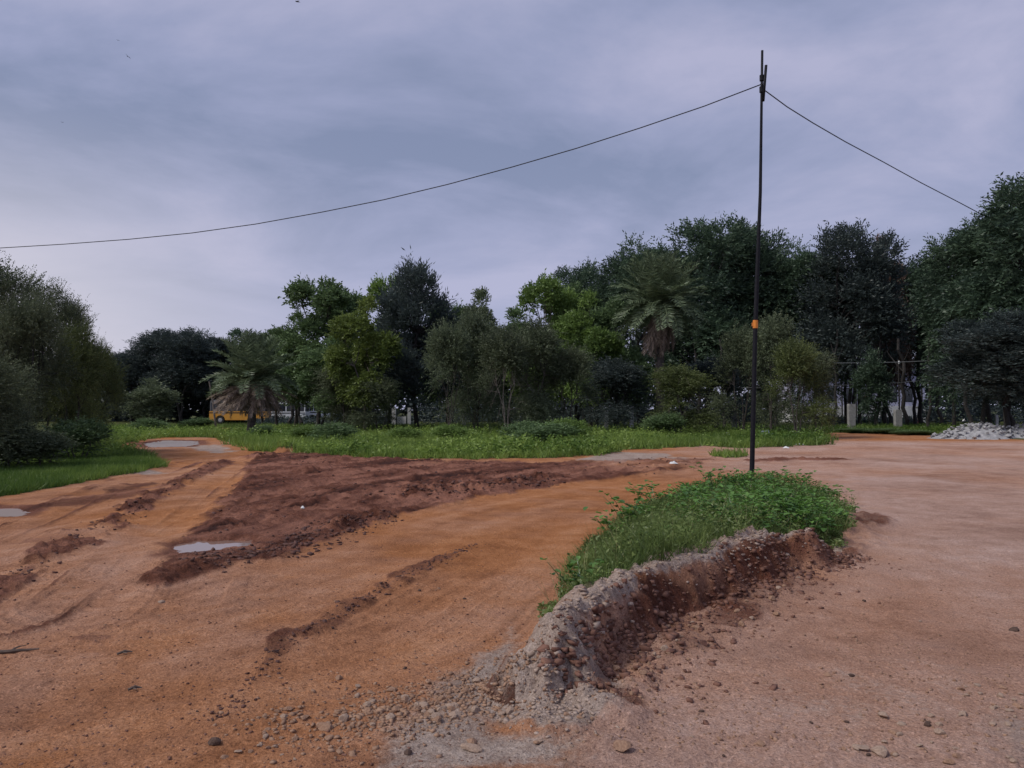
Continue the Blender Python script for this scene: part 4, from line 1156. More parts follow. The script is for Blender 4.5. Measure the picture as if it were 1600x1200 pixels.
# stones that can be told apart
stone(336, 1161, 30, 'stone_dark', 'dark brown block-shaped stone at the lower left of the gravel', i=1, asp=(1.1, .7, .8))
stone(350, 1182, 15, 'stone', 'pale stone leaning in front of the dark brown block', i=2)
stone(510, 1136, 34, 'stone', 'largest angular tan stone, at the left end of the gravel spread', i=0, asp=(1.15, .7, .85))
stone(515, 1155, 24, 'stone', 'flat tan stone just in front of the largest angular one', i=3)
stone(735, 1172, 38, 'stone_grey', 'wide flat grey slab on the pale dust at the bottom centre', i=3, asp=(1.1, .6, .6))
stone(737, 1160, 26, 'stone', 'rounded tan stone lying behind the flat grey slab', i=1)
stone(637, 1176, 20, 'stone_dark', 'single brownish stone left of the flat grey slab', i=2)
stone(970, 1168, 34, 'stone', 'broad tan stone below the tip of the bank', i=4)
stone(560, 1074, 17, 'stone_grey', 'pale stone on the orange road above the gravel spread', i=0)
stone(530, 1060, 15, 'stone', 'tan stone on the orange road, highest of the small trio', i=2)
stone(558, 1088, 14, 'stone_grey', 'white-topped stone nearest the gravel spread, below the small trio', i=5)
stone(253, 942, 14, 'stone_grey', 'flat pale stone at the edge of the churned mud', i=3)
stone(1190, 1162, 22, 'stone', 'tan stone on the right road near the bottom edge', i=1)
stone(1125, 1154, 14, 'stone', 'small tan stone left of the other on the right road', i=4)
stone(1345, 1170, 26, 'stone_grey', 'pair-forming grey stone, left one, at the bottom of the right road', i=0)
stone(1374, 1176, 30, 'stone_grey', 'pair-forming grey stone, right one, at the bottom of the right road', i=5)
stone(1382, 1120, 26, 'stone_grey', 'flat grey stone above the pair on the right road', i=3)
stone(1450, 1134, 18, 'stone_dark', 'dark stone left of the paired-up stones at lower right', i=1)
stone(1468, 1146, 18, 'stone_grey', 'grey stone just right of the dark one at lower right', i=2)
stone(1294, 1055, 15, 'stone', 'tan stone in the middle of the right road', i=4)
stone(1332, 1057, 13, 'stone_dark', 'dark flat stone in the middle of the right road', i=3)
stone(1350, 940, 9, 'stone_dark', 'small black stone high up on the right road', i=0)
stone(1582, 985, 20, 'stone_dark', 'dark stone at the right edge of the road', i=2)
stone(975, 893, 13, 'stone_grey', 'pale stone on the crest of the bank beside the herbs', i=1)
stone(1100, 925, 18, 'clod', 'dark clod sticking out of the bank face', i=2)
# the gravel spread and other groups
def scatter(n, box, pxr, mats, label, group, name='stone', accept=None):
    k = 0
    for _ in range(n * 30):
        if k >= n: break
        u = random.uniform(box[0], box[1]); v = random.uniform(box[2], box[3])
        if accept and not accept(u, v): continue
        stone(u, v, pxr[0] + (pxr[1] - pxr[0]) * random.random() ** 2.2, random.choice(mats), label, group, random.randrange(6), name)
        k += 1
def spread_ok(u, v):
    c = 1150 - (u - 400) * 0.18 + (0 if u < 700 else (u - 700) * 0.12)
    return abs(v - c - 5) < 26 + 30 * random.random() ** 2 and random.random() < (0.35 + 0.65 * math.exp(-((u - 640) / 130) ** 2))
scatter(115, (370, 860, 1050, 1200), (9, 24), ['stone', 'stone', 'stone_grey', 'stone_grey'], 'tan stone in the gravel spread at the bottom of the photo', 'stones of the gravel spread', accept=spread_ok)
scatter(40, (1380, 1600, 1060, 1200), (9, 24), ['stone', 'stone_grey', 'stone_grey'], 'greyish stone in the loose gravel at the lower right corner', 'stones at the lower right corner', accept=lambda u, v: (u - 1380) + (v - 1060) * 1.6 > 130)
scatter(45, (1060, 1560, 930, 1190), (6, 13), ['stone', 'stone', 'stone_grey', 'stone_dark'], 'small stone lying singly on the right-hand road', 'single stones on the right-hand road')
scatter(40, (20, 760, 900, 1150), (5, 10), ['stone', 'stone_dark'], 'small stone lying singly on the orange road at left', 'single stones on the orange road')
scatter(55, (840, 1280, 830, 1160), (9, 20), ['stone', 'stone_grey', 'stone'], 'small stone on the broken edge of the bank', 'stones along the bank',
        accept=lambda u, v: (lambda q: 0.0 < dist_pl(np.array([q[0]]), np.array([q[1]]), crest)[0] < 0.7 and not inside(np.array([q[0]]), np.array([q[1]]), island)[0])(G(u, v, 0.15)))

# countless smaller grit, one mesh each
def grit(name, x, y, size, mat, label, cat, seed, sub=1):
    r = np.random.default_rng(seed); n = len(x)
    bm = bmesh.new(); bmesh.ops.create_cube(bm, size=0.8); bmesh.ops.triangulate(bm, faces=bm.faces)
    bv = np.array([v.co[:] for v in bm.verts]); bf = np.array([[v.index for v in f.verts] for f in bm.faces]); bm.free()
    zz = terrain(x, y)[0]
    sc = size[:, None] * np.stack([r.uniform(.7, 1.3, n), r.uniform(.6, 1.1, n), r.uniform(.35, .7, n)], -1)
    a = r.uniform(0, 2 * PI, n); ca, sa = np.cos(a)[:, None], np.sin(a)[:, None]
    v = bv[None] * (1 + r.uniform(-.55, .25, (n, len(bv), 3)))
    tl = r.normal(0, .35, (n, 1)); v[:, :, 2] += v[:, :, 0] * tl
    v = v * sc[:, None, :]
    vx = v[:, :, 0] * ca - v[:, :, 1] * sa; vy = v[:, :, 0] * sa + v[:, :, 1] * ca
    V = np.stack([vx + x[:, None], vy + y[:, None], v[:, :, 2] + (zz + sc[:, 2] * 0.10)[:, None]], -1).reshape(-1, 3)
    F = (bf[None] + (np.arange(n) * len(bv))[:, None, None]).reshape(-1, 3)
    tag(link(name, mesh_np(name, V, F, [mat])), label, cat, kind='stuff')
r = np.random.default_rng(55)
def uvpts(n, fn):
    out = []
    while len(out) < n:
        u, v = fn(); out.append(G(u, v))
    a = np.array(out); return a[:, 0], a[:, 1]
x, y = uvpts(3800, lambda: (lambda u: (u, 1150 - (u - 400) * 0.17 + r.normal(0, 26)))(r.normal(655, 115)))
k = fbm(x * 3, y * 3, 3, 303) > r.uniform(-0.7, 0.45, len(x)); x, y = x[k], y[k]
grit('gravel', x, y, 0.008 + 0.028 * r.random(len(x)) ** 2, M['stone'], 'fine gravel strewn between the stones at the bottom', 'gravel', 1)
x, y = uvpts(5200, lambda: (r.uniform(900, 1620), 800 + 380 * r.random() ** 0.7))
k = ~inside(x, y, island); x, y = x[k], y[k]
k = fbm(x * 1.1, y * 1.1, 3, 304) > r.uniform(-0.6, 0.5, len(x)); x, y = x[k], y[k]
grit('road_grit', x, y, 0.005 + 0.022 * r.random(len(x)) ** 4, M['stone'], 'scattered grit on the right-hand road', 'gravel', 2)
x, y = uvpts(3600, lambda: (r.uniform(-20, 820), r.uniform(850, 1210)))
grit('path_grit', x, y, 0.004 + 0.018 * r.random(len(x)) ** 4, M['clod_red'], 'scattered crumbs of earth on the orange road', 'gravel', 3)
# crumbs of the bank and of the ridges
def along(pl, n, width, bias=0.0):
    seg = np.hypot(*(pl[1:] - pl[:-1]).T); cum = np.concatenate([[0], np.cumsum(seg)])
    s = r.uniform(0, cum[-1], n); i = np.clip(np.searchsorted(cum, s) - 1, 0, len(seg) - 1)
    t = ((s - cum[i]) / seg[i])[:, None]
    p = pl[i] * (1 - t) + pl[i + 1] * t
    d = (pl[i + 1] - pl[i]) / seg[i][:, None]; nrm = np.stack([d[:, 1], -d[:, 0]], -1)
    q = p + nrm * (bias + r.normal(0, width, n))[:, None]
    return q[:, 0], q[:, 1]
x, y = along(crest, 2600, 0.08, 0.0)
k = fbm(x * 3, y * 3, 3, 302) > r.uniform(-0.6, 0.5, len(x)); x, y = x[k], y[k]
grit('crest_crumbs', x, y, 0.006 + 0.05 * r.random(len(x)) ** 4, M['crumb_pale'], 'pale crumbled stone along the crest of the bank', 'rubble', 4)
x, y = along(crest, 3800, 0.12, 0.20); k = ~inside(x, y, island)
k &= fbm(x * 3.5, y * 3.5, 3, 301) > r.uniform(-0.5, 0.5, len(x))
grit('bank_crumbs', x[k], y[k], 0.008 + 0.075 * r.random(k.sum()) ** 3.5, M['clod_red'], 'crumbled red earth on the cut face of the bank', 'earth', 5)
x, y = along(bank_foot, 1500, 0.22)
grit('foot_crumbs', x, y, 0.006 + 0.05 * r.random(len(x)) ** 3, M['clod_red'], 'crumbs of earth fallen at the foot of the bank', 'earth', 6)
x, y = along(mid_ridge, 550, 0.05)
grit('ridge_crumbs', x, y, 0.008 + 0.03 * r.random(len(x)) ** 2, M['clod'], 'dark crumbs on the ridge in the middle of the orange road', 'earth', 7)
x, y = along(clump_line, 900, 0.22)
grit('mud_crumbs', x, y, 0.015 + 0.065 * r.random(len(x)) ** 3, M['clod'], 'dark wet clods along the front edge of the churned mud', 'mud', 8)
x, y = along(clump_line2, 700, 0.35)
grit('mud_lumps', x, y, 0.02 + 0.09 * r.random(len(x)) ** 3, M['clod'], 'dark wet clods in the back part of the churned mud', 'mud', 9)
x, y = along(left_ridge, 900, 0.16)
grit('path_crumbs', x, y, 0.01 + 0.05 * r.random(len(x)) ** 3, M['clod'], 'dark clods on the ridge between the tracks of the left path', 'earth', 10)
x = r.uniform(mud_poly[:, 0].min(), mud_poly[:, 0].max(), 3000); y = r.uniform(mud_poly[:, 1].min(), mud_poly[:, 1].max(), 3000); k = inside(x, y, mud_poly)
grit('field_clods', x[k], y[k], 0.015 + 0.07 * r.random(k.sum()) ** 3, M['clod'], 'small clods all over the churned mud', 'mud', 11)
x, y = uvpts(500, lambda: (r.normal(868, 40), r.normal(1118, 22)))
grit('spill_crumbs', x, y, 0.006 + 0.03 * r.random(len(x)) ** 2, M['crumb_pale'], 'grey crumbs spilling from the tip of the bank', 'rubble', 12)

# heap of broken concrete at the right
def heap():
    hx, hy = G(1560, 684)
    hx, hy = 0, 0
    base = P(1560, HORIZON, 43)
    o = empty('rubble_heap', (base.x, 43, zg(base.x, 43)))
    rr = random.Random(8); n = 0
    def hz_(x, y):
        h = 0.85 * max(0, 1 - ((x + 1.1) / 2.1) ** 2 - (y / 1.6) ** 2) ** 0.8
        h2 = 0.8 * max(0, 1 - ((x - 1.9) / 2.3) ** 2 - (y / 1.6) ** 2) ** 0.8
        h3 = 0.3 * max(0, 1 - ((x + 2.6) / 1.2) ** 2 - (y / 1.1) ** 2) ** 0.8
        return max(h, h2, h3)
    mb = MB()                       # dusty core
    nx, ny = 26, 14; g = []
    for i in range(nx + 1):
        for j in range(ny + 1):
            x = -3.9 + 8.2 * i / nx; y = -1.7 + 3.4 * j / ny
            mb.v.append((x, y, hz_(x, y) * 0.85 - 0.06))
    for i in range(nx):
        for j in range(ny):
            a = i * (ny + 1) + j; mb.f.append((a, a + ny + 1, a + ny + 2, a + 1))
    mb.build('core', M['rubble'], o)
    while n < 270:
        x = rr.uniform(-3.9, 4.2); y = rr.uniform(-1.7, 1.2); h = hz_(x, y)
        if h < 0.02 and rr.random() > 0.06: continue
        s = rr.uniform(0.14, 0.40)
        link('slab', ROCK['rubble'][n % 6], o, (x, y, h * 0.92 + rr.uniform(-.03, .06)), (rr.uniform(-.7, .7), rr.uniform(-.7, .7), rr.uniform(0, 6)), (s * rr.uniform(0.8, 1.3), s * rr.uniform(.6, 1), s * rr.uniform(.35, .8)))
        n += 1
    tag(o, 'heap of broken grey concrete and stone at the right edge of the clearing', 'rubble heap')
heap()

# fallen stick at the left edge
a = G(-60, 1027); b = G(60, 1019); mb = MB()
pts = [Vector((a[0] + (b[0] - a[0]) * t, a[1] + (b[1] - a[1]) * t + 0.012 * math.sin(t * 7), 0)) for t in np.linspace(0, 1, 9)]
for p in pts: p.z = zg(p.x, p.y) + 0.012
mb.tube(pts, [0.014, 0.015, 0.014, 0.013, 0.012, 0.011, 0.010, 0.008, 0.004], 6)
mb.tube([pts[5], pts[5] + Vector((0.03, 0.05, 0.015)), pts[5] + Vector((0.05, 0.10, 0.01))], [0.006, 0.005, 0.002], 5)
tag(mb.build('stick', M['wood']), 'thin dry stick lying on the dirt at the left edge', 'stick')
for (u, v, L_, an, lb) in ((183, 1026, 0.09, 0.6, 'short dark twig lying on the orange road at left, upper one'), (200, 1085, 0.07, 0.5, 'short dark twig lying on the orange road at left, lower one')):
    gx, gy = G(u, v); zz_ = zg(gx, gy); mb = MB()
    mb.tube([(0, 0, 0.012), (L_ * .5, .01, 0.02), (L_, 0, 0.012)], [0.008, 0.01, 0.004], 5)
    mb.tube([(L_ * .4, 0, 0.015), (L_ * .6, -.03, 0.02)], [0.006, 0.003], 4)
    tag(mb.build('twig', M['wood'], loc=(gx, gy, zz_), rot=(0, 0, an)), lb, 'twig')

# ------------------------------------------------------------------ pole and cables
PD = 16.0
pb = P(1174, 752, PD); pb.z = zg(pb.x, PD) - 0.3
pt = P(1191, 79, PD)
pole = empty('wire_pole', (pb.x, PD, zg(pb.x, PD)))
org = Vector(pole.location)
def on_pole(v):
    uu = np.interp(v, [79, 300, 500, 752], [1191, 1188.0, 1180.5, 1174.5])
    return P(uu, v, PD)
mb = MB()
vv = [79, 150, 220, 300, 380, 450, 520, 600, 680, 752]
pts = [on_pole(v) - org for v in vv] + [Vector((0, 0, -0.4)) + (on_pole(752) - org) * Vector((1, 1, 0)) if False else Vector(((on_pole(752) - org).x, 0, -0.4))]
mb.tube(pts, [0.026, 0.027, 0.030, 0.034, 0.039, 0.043, 0.046, 0.048, 0.050, 0.052, 0.053], 12)
mb.build('pole_shaft', M['metal_dark'], pole, True)
mb = MB()
q0 = P(1197, 102, PD - 0.05) - org; q1 = P(1192.5, 158, PD - 0.05) - org
mb.tube([q1, q0], [0.03, 0.03], 8)
mb.build('stub_bracket', M['metal_dark'], pole, True)
for v, hgt in ((122, 0.06), (140, 0.06)):
    mb = MB(); c = on_pole(v) - org; mb.tube([c - Vector((0, 0, hgt)), c + Vector((0, 0, hgt))], [0.048, 0.048], 10)
    mb.build('clamp', M['metal_dark'], pole)
mb = MB()
c0 = on_pole(513) - org; c1 = on_pole(500.5) - org
mb.tube([c0, c0.lerp(c1, .3), c0.lerp(c1, .7), c1], [0.052, 0.055, 0.053, 0.055], 12)
mb.box(tuple(c0.lerp(c1, .25) + Vector((-0.072, -0.02, 0))), tuple(c0.lerp(c1, .7) + Vector((-0.05, 0.01, 0))))
mb.build('orange_band', M['orange'], pole)
tag(pole, 'tall thin dark pole with an orange band standing behind the island weeds', 'pole')

def cable(name, pts, rad, mat, label):
    mb = MB(); mb.tube(pts, rad, 6)
    return tag(mb.build(name, mat, None, True), label, 'cable')
def interp_cable(keys, n=40):       # keys: (u, v, depth); smooth curve through them
    us = np.array([k[0] for k in keys], float); vs_ = [k[1] for k in keys]; ds = [k[2] for k in keys]
    t = np.linspace(0, 1, len(keys)); cu = np.polyfit(t, us, 2); cv = np.polyfit(t, vs_, 3); c_d = np.polyfit(t, ds, 1)
    return [P(np.polyval(cu, s), np.polyval(cv, s), np.polyval(c_d, s)) for s in np.linspace(0, 1, n)]
A = P(1189.5, 131, PD - 0.02)
keys = [(1189, 132), (1100, 166), (1000, 200), (900, 232), (800, 261), (700, 288), (600, 312), (500, 332), (400, 350), (300, 364), (200, 374), (100, 381.5), (0, 387.5), (-120, 392), (-260, 394)]
kx = [(u, v, PD - 0.04 + (1189 - u) / 1449 * 8.0) for u, v in keys]
cable('cable', [P(*k) for k in kx], 0.0115, M['cable'], 'black cable sagging from the pole away to the left')
keys = [(1196, 142), (1230, 167), (1270, 192), (1320, 221), (1380, 253), (1440, 286), (1500, 317), (1530, 333), (1556, 346)]
kx = [(u, v, PD + (u - 1196) / 360 * 36) for u, v in keys]
cable('cable', [P(*k) for k in kx], np.linspace(0.012, 0.03, len(kx)), M['cable'], 'black cable running from the pole down to the right-hand trees')
kx = [(1100, 566, 61), (1290, 567.5, 61), (1350, 567, 61), (1403, 566, 61), (1460, 563.5, 60), (1512, 560.5, 60), (1640, 552, 58)]
cable('cable', [P(*k) for k in kx], 0.032, M['cable_grey'], 'grey cable strung before the dark trees at right, upper one')
kx = [(1150, 606, 61), (1290, 603, 61), (1403, 598, 61), (1500, 590, 60), (1650, 576, 58)]
cable('cable', [P(*k) for k in kx], 0.018, M['cable_grey'], 'thin grey cable strung before the dark trees at right, lower one')
# slim post carrying them
b = P(1405, HORIZON, 61.5); op = empty('cable_post', (b.x, 61.5, 0))
mb = MB(); mb.tube([(0, 0, -.2), (0.02, 0, 3), (0, 0, 5.6)], [0.06, 0.055, 0.05], 8); mb.build('shaft', M['bark_dark'], op)
mb = MB(); mb.tube([(0, -.1, 5.25), (0, -.1, 5.36), (0, -.1, 5.5)], [0.05, 0.09, 0.05], 8); mb.build('insulator', M['whitewash'], op)
tag(op, 'slim dark post with a white insulator under the right-hand trees', 'post')

# ------------------------------------------------------------------ posts, walls and buildings seen between the trunks
def post(u, depth, vtop, wpx, mat, label):
    b = P(u, HORIZON, depth); z0 = zg(b.x, depth) - 0.1; H = P(u, vtop, depth).z - z0
    w = wpx * depth / FPX / 2
    o = empty('boundary_post', (b.x, depth, z0))
    mb = MB(); mb.prism([(-w, 0), (w, 0), (w * 0.97, H - 0.05), (w * 0.8, H), (-w * 0.8, H), (-w * 0.97, H - 0.05)], -w * 0.8, w * 0.8)
    mb.build('shaft', M[mat], o)
    mb = MB(); mb.box((-w * 1.25, -w * 1.05, -0.1), (w * 1.25, w * 1.05, 0.14)); mb.build('footing', M['concrete'], o)
    tag(o, label, 'post', 'boundary posts')
post(1330, 58, 631, 10, 'concrete', 'grey concrete post in the gap right of the olive thorn tree')
post(1402.5, 58, 640, 10, 'concrete', 'stained concrete post left of the stone heap')
post(1147, 58, 632, 7.5, 'concrete', 'grey concrete post just left of the pole')
post(987, 53, 635, 6.5, 'whitewash', 'whitewashed post left of the yellowish small thorn tree')
post(947.5, 53, 641, 5.5, 'whitewash', 'short whitewashed post in the shade, left of the other near the tall palm')
post(822, 66, 646, 4, 'whitewash', 'small white post right of the pale-footed trunk')
post(725, 66, 638, 5.5, 'whitewash', 'whitewashed post behind the tangled thorn trees left of centre')
post(615.5, 72, 637, 6, 'whitewash', 'white gate post left of the single black trunk')
post(639.5, 72, 637, 5, 'whitewash', 'white gate post hard against the single black trunk')
post(1557, 56, 648, 4, 'whitewash', 'thin white post sticking up behind the stone heap')
# gate panel between the two white posts
b = P(627.5, HORIZON, 72.3); o = empty('metal_gate', (b.x, 72.3, 0.1))
mb = MB(); mb.box((-0.42, -0.02, 0.1), (0.42, 0.02, 0.85)); mb.build('panel', M['whitewash'], o)
mb = MB()
for x0 in (-0.48, 0.44): mb.box((x0, -0.03, 0), (x0 + 0.04, 0.03, 1.05))
mb.box((-0.44, -0.03, 0.95), (0.44, 0.03, 1.0)); mb.build('frame', M['black'], o)
tag(o, 'small white gate between two white posts left of the single black trunk', 'gate')

def house():
    b = P(1352, HORIZON, 92); o = empty('white_building', (b.x, 92, 0))
    def U(u): return (u - 1352) / FPX * 92
    def Z(v): return P(1352, v, 92).z
    x0, x1 = U(1240), U(1446)
    zt = Z(572); zm = Z(634)
    xw0, xw1, zw0, zw1 = U(1344.5), U(1366), Z(633), Z(609)
    mb = MB(); mb.box((x0, 0, 0), (x1, 6, zm - 0.005)); mb.build('plinth', M['whitewash'], o)
    mb = MB(); mb.box((x0, 0.06, zm), (xw0, 6, zt)); mb.box((xw1, 0.06, zm), (x1, 6, zt)); mb.box((xw0, 0.06, zw1), (xw1, 6, zt)); mb.box((xw0, 1.2, zm), (xw1, 6, zw1))
    mb.build('wall', M['lavender'], o)
    mb = MB(); mb.box((xw0, 1.10, zm + 0.02), (xw1, 1.18, zw1 - 0.02)); mb.build('back_wall', M['whitewash'], o)
    mb = MB(); mb.box((xw0 + 0.9, 1.0, zm + 0.1), (xw0 + 1.35, 1.08, zm + 1.2)); mb.build('poster', M['red'], o)
    mb = MB(); mb.box((xw0 + 0.2, 0.7, zm), (xw0 + 0.75, 0.95, zm + 1.15)); mb.build('cupboard', M['black'], o)
    for v in (640.5, 645.5):
        mb = MB(); mb.box((xw0 - 0.05, -0.06, Z(v) - 0.07), (xw1 + 0.05, -0.004, Z(v) + 0.07)); mb.build('dark_band', M['black'], o)
    rf = MB(); rf.prism([(x0 - .5, zt + .005), (x1 + .5, zt + .005), (x1 + .5, zt + .18), (x0 - .5, zt + .18)], -0.9, 6.5); rf.build('roof', M['roof_sheet'], o)
    for ux in (1300, 1326, 1396, 1420):
        w_ = MB(); w_.box((U(ux) - .5, -0.02 + .06, Z(628)), (U(ux) + .5, 0.058, Z(606))); wn = w_.build('window', M['black'], o)
        p_ = MB(); p_.box((U(ux) - .44, 0.02, Z(627)), (U(ux) + .44, 0.036, Z(607))); p_.build('pane', M['glass'], wn)
    for ux in (1312, 1334, 1372, 1408, 1436):
        c_ = MB(); c_.tube([(U(ux), -0.7, 0), (U(ux), -0.7, zt)], [0.09, 0.09], 8); c_.build('veranda_post', M['bark_dark'], o)
    tag(o, 'low white and lavender building glimpsed between the trunks at right', 'building')
house()

# ------------------------------------------------------------------ buses
def bus(name, loc, rz, L, H, Wd, paint, label, nwin=6, top=None):
    o = empty(name, loc, rz)
    g = 0.34                        # ground clearance
    zb = g + (H - g) * 0.46         # belt line
    zt = g + (H - g) * 0.86
    hw = Wd / 2
    mb = MB()                       # lower body with wheel arches
    out = [(-L / 2, g + .1), (-L / 2, zb), (L / 2, zb), (L / 2, g + .2), (L / 2 - .1, g)]
    def arch(cx, r_):
        return [(cx + r_ * math.cos(a), max(g, 0.42 + r_ * math.sin(a))) for a in np.linspace(0.0, PI, 9)]
    wx = (L * 0.30, -L * 0.27)
    out += arch(wx[0], 0.52) + arch(wx[1], 0.52) + [(-L / 2 + .1, g)]
    mb.prism(out, -hw, hw); body = mb.build('lower_body', M[paint], o)
    mb = MB(); mb.prism([(-L / 2 + .03, zt), (-L / 2 + .10, H - .06), (-L / 2 + .3, H), (L / 2 - .35, H), (L / 2 - .12, H - .08), (L / 2 - .06, zt)], -hw + .02, hw - .02); mb.build('roof', M[top or paint], o)
    mb = MB(); mb.box((-L / 2 + .12, -hw + .10, zb + .002), (L / 2 - .14, hw - .10, zt - .002)); mb.build('cabin_interior', M['black'], o)
    px_ = np.linspace(-L / 2 + .06, L / 2 - .12, nwin + 1)
    for x in px_:
        for s in (-1, 1):
            mb = MB(); y0, y1 = sorted((s * (hw - .03), s * (hw - .09))); mb.box((x - .05, y0, zb), (x + .05, y1, zt)); mb.build('pillar', M[top or paint], o)
    for a_, b_ in zip(px_[:-1], px_[1:]):
        for s in (-1, 1):
            mb = MB(); y0, y1 = sorted((s * (hw - .055), s * (hw - .075))); mb.box((a_ + .052, y0, zb + .02), (b_ - .052, y1, zt - .02)); mb.build('window_pane', M['glass'], o)
    mb = MB(); mb.box((L / 2 - .13, -hw + .1, zb + .02), (L / 2 - .09, hw - .1, zt - .02)); mb.build('windscreen', M['glass'], o)
    mb = MB(); mb.box((-L / 2 - .08, -hw + .04, g), (-L / 2 - .004, hw - .04, g + .26)); mb.box((L / 2 + .004, -hw + .04, g), (L / 2 + .10, hw - .04, g + .28)); mb.build('bumper', M['black'], o)
    for s in (-1, 1):
        mb = MB(); y0, y1 = sorted((s * (hw + .003), s * (hw + .015))); mb.box((-L / 2 + .02, y0, zb - .22), (L / 2 - .02, y1, zb - .12)); mb.build('side_stripe', M['black'], o)
        mb = MB(); mb.box((L / 2 + .003, s * (hw - .3) - .12, g + .36), (L / 2 + .04, s * (hw - .3) + .12, g + .56)); mb.build('headlight', M['lamp'], o)
        for x in wx:
            mb = MB(); y0 = s * (hw - .26); y1 = s * (hw - .01)
            mb.tube([(x, y0, .42), (x, y0 + (y1 - y0) * .1, .42), (x, y0 + (y1 - y0) * .9, .42), (x, y1, .42)], [.38, .42, .42, .38], 16); w = mb.build('wheel', M['rubber'], o)
            mb = MB(); mb.tube([(x, y1 + s * .002, .42), (x, y1 + s * .02, .42)], [.22, .18], 12); mb.build('rim', M['rim'], w)
    mb = MB(); mb.box((-L * .42, -hw + .3, H + .10), (L * .25, -hw + .34, H + .14)); mb.box((-L * .42, hw - .34, H + .10), (L * .25, hw - .30, H + .14))
    for x in np.linspace(-L * .42, L * .25, 6): mb.box((x - .02, -hw + .3, H - .01), (x + .02, -hw + .34, H + .1)); mb.box((x - .02, hw - .34, H - .01), (x + .02, hw - .30, H + .1))
    mb.build('roof_rail', M['rim'], o)
    tag(o, label, 'bus')
b = P(376, HORIZON, 84); bus('school_bus', (b.x, 84, 0.05), PI, 6.0, 2.6, 2.2, 'bus_yellow', 'bus with orange-yellow sides and dull grey roof behind the short palm', 6, 'roof_sheet')
b = P(451, HORIZON, 88); bus('minibus', (b.x, 88, 0.05), 0.0, 4.4, 2.5, 1.9, 'bus_white', 'white minibus behind thin trunks right of the short palm', 4)
b = P(506, HORIZON, 94); bus('minibus', (b.x, 94, 0.05), 0.15, 4.6, 2.6, 1.9, 'bus_white', 'second white minibus, mostly hidden by trunks, farther right', 4)
# leaning post by the palm
a = P(327, 596, 62); b = P(338, 668, 62); mb = MB(); mb.tube([b - Vector((0, 0, .3)), b.lerp(a, .5) + Vector((.03, 0, 0)), a], [0.09, 0.08, 0.06], 8)
tag(mb.build('leaning_post', M['bark_pale']), 'thin leaning wooden post left of the yellow bus', 'post')

# ------------------------------------------------------------------ litter
def litter(u, v, wpx, hpx, mat, label, seed, asp=0.7):
    r = np.random.default_rng(seed)
    gx, gy = G(u, v); z0 = zg(gx, gy); w = wpx * gy / FPX; hh = hpx * gy / FPX
    n = 9; V = []; F = []
    for i in range(n):
        for j in range(n):
            a, b_ = i / (n - 1) - .5, j / (n - 1) - .5
            e = max(0, 1 - (a * a + b_ * b_) * 3.4)
            V.append((a * w * (0.8 + .4 * r.random()), b_ * w * asp * (0.8 + .4 * r.random()), hh * e * r.uniform(.35, 1.15) + 0.01))
    for i in range(n - 1):
        for j in range(n - 1):
            k = i * n + j; F.append((k, k + n, k + n + 1, k + 1))
    me = mesh_np('litter', V, F, [M[mat]])
    tag(link('litter', me, None, (gx, gy, z0), (0, 0, r.uniform(-.4, .4))), label, 'litter')
litter(1137, 684, 26, 9, 'plastic_white', 'crumpled white plastic in the grass left of the pole', 1)
litter(1052, 732, 12, 4, 'plastic_white', 'small white plastic scrap on the dirt left of the pole', 2)
litter(1184, 698, 6, 5, 'plastic_white', 'tiny white scrap at the grass edge right beside the pole', 3)
litter(1228, 701, 9, 3, 'plastic_white', 'flat white scrap at the grass edge right of the pole', 4)
litter(1260, 691, 7, 3, 'plastic_white', 'white scrap in the grass under the olive thorn tree', 5)
litter(1250, 697, 12, 2, 'plastic_white', 'pale flat scraps between the two white ones right of the pole', 9)
litter(473, 797, 6, 4, 'plastic_white', 'tiny white scrap in the middle of the churned mud', 6)
litter(1197, 685, 30, 12, 'tarp', 'crumpled grey-blue sheet in the grass right of the pole', 7)
litter(1432, 664, 13, 9, 'red', 'small red bag in the shade between post and stone heap', 8)
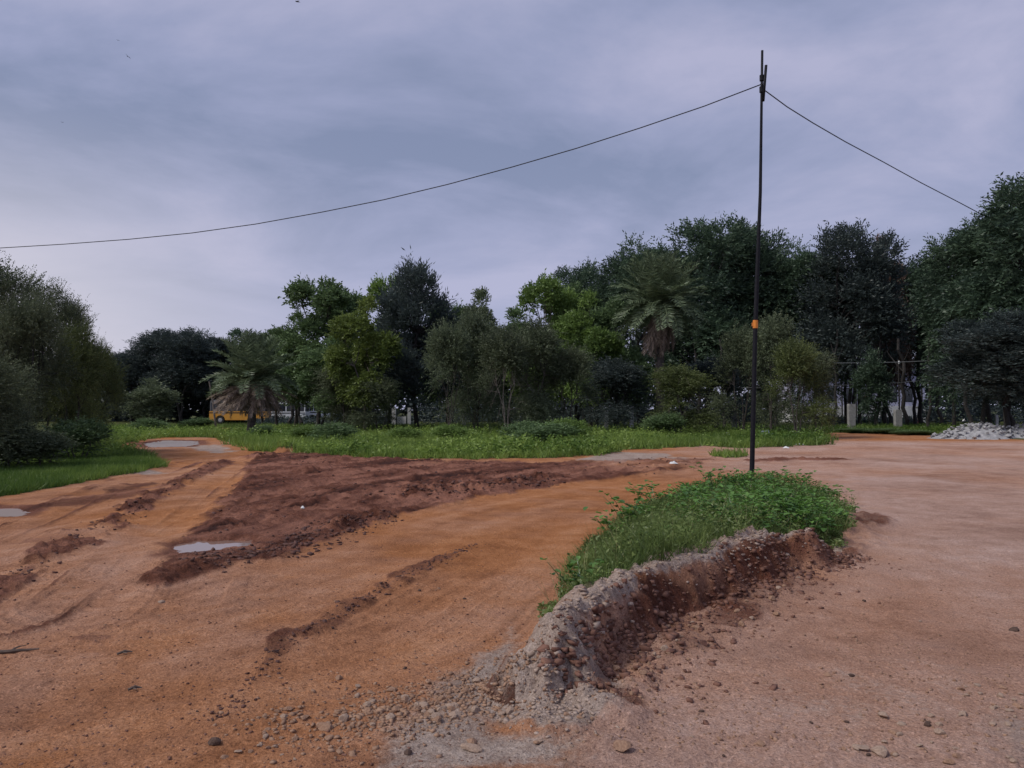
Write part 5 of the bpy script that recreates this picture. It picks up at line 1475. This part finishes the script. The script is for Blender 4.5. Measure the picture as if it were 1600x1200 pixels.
litter(1507, 660, 9, 5, 'plastic_white', 'white scrap at the top left of the stone heap', 10)

# ------------------------------------------------------------------ birds
def bird(u, v, depth, span, roll, yaw, label):
    mb = MB(); s = span
    mb.tube([(0, -.30 * s, 0), (0, -.2 * s, .01 * s), (0, 0, 0.02 * s), (0, .16 * s, .01 * s), (0, .25 * s, 0.015 * s), (0, .31 * s, 0)], [.015 * s, .035 * s, .06 * s, .05 * s, .035 * s, .005 * s], 8)
    for sg in (-1, 1):
        n = len(mb.v)
        w = [(0, .10, .03), (sg * .22, .14, .13), (sg * .5, .0, .10), (sg * .24, -.02, .12), (0, -.10, .03)]
        mb.v += [(x * s, y * s, z * s) for x, y, z in w] + [(x * s, y * s, (z - .012) * s) for x, y, z in w]
        mb.f += [tuple(n + i for i in range(5)), tuple(n + 5 + i for i in reversed(range(5)))] + [(n + i, n + (i + 1) % 5, n + 5 + (i + 1) % 5, n + 5 + i) for i in range(5)]
    n = len(mb.v); mb.v += [(-.02 * s, -.24 * s, 0), (.02 * s, -.24 * s, 0), (.07 * s, -.42 * s, 0), (-.07 * s, -.42 * s, 0), (0, -.3 * s, -.02 * s)]; mb.f += [(n, n + 1, n + 2, n + 3), (n, n + 4, n + 1), (n + 1, n + 4, n + 2), (n + 2, n + 4, n + 3), (n + 3, n + 4, n)]
    o = mb.build('bird', M['bird'], loc=P(u, v, depth), rot=(0.3, roll, yaw))
    tag(o, label, 'bird', 'birds in the sky')
bird(199, 88, 60, 0.55, 0.7, 0.5, 'dark bird in the upper left sky, lower of the near pair')
bird(465, 3, 55, 0.6, -0.5, 1.2, 'dark bird at the very top of the sky')
bird(184, 63, 95, 0.45, 0.2, 0.4, 'faint small bird just above the dark one in the upper left sky')
bird(97, 191, 110, 0.5, 0.1, 1.0, 'faint small bird lower in the left sky')
bird(102, 454, 90, 0.4, 0.3, 0.3, 'tiny bird just above the left-hand thorn trees')
bird(1, 0, 90, 0.4, 0.3, 0.3, 'bird at the top left corner') if False else None
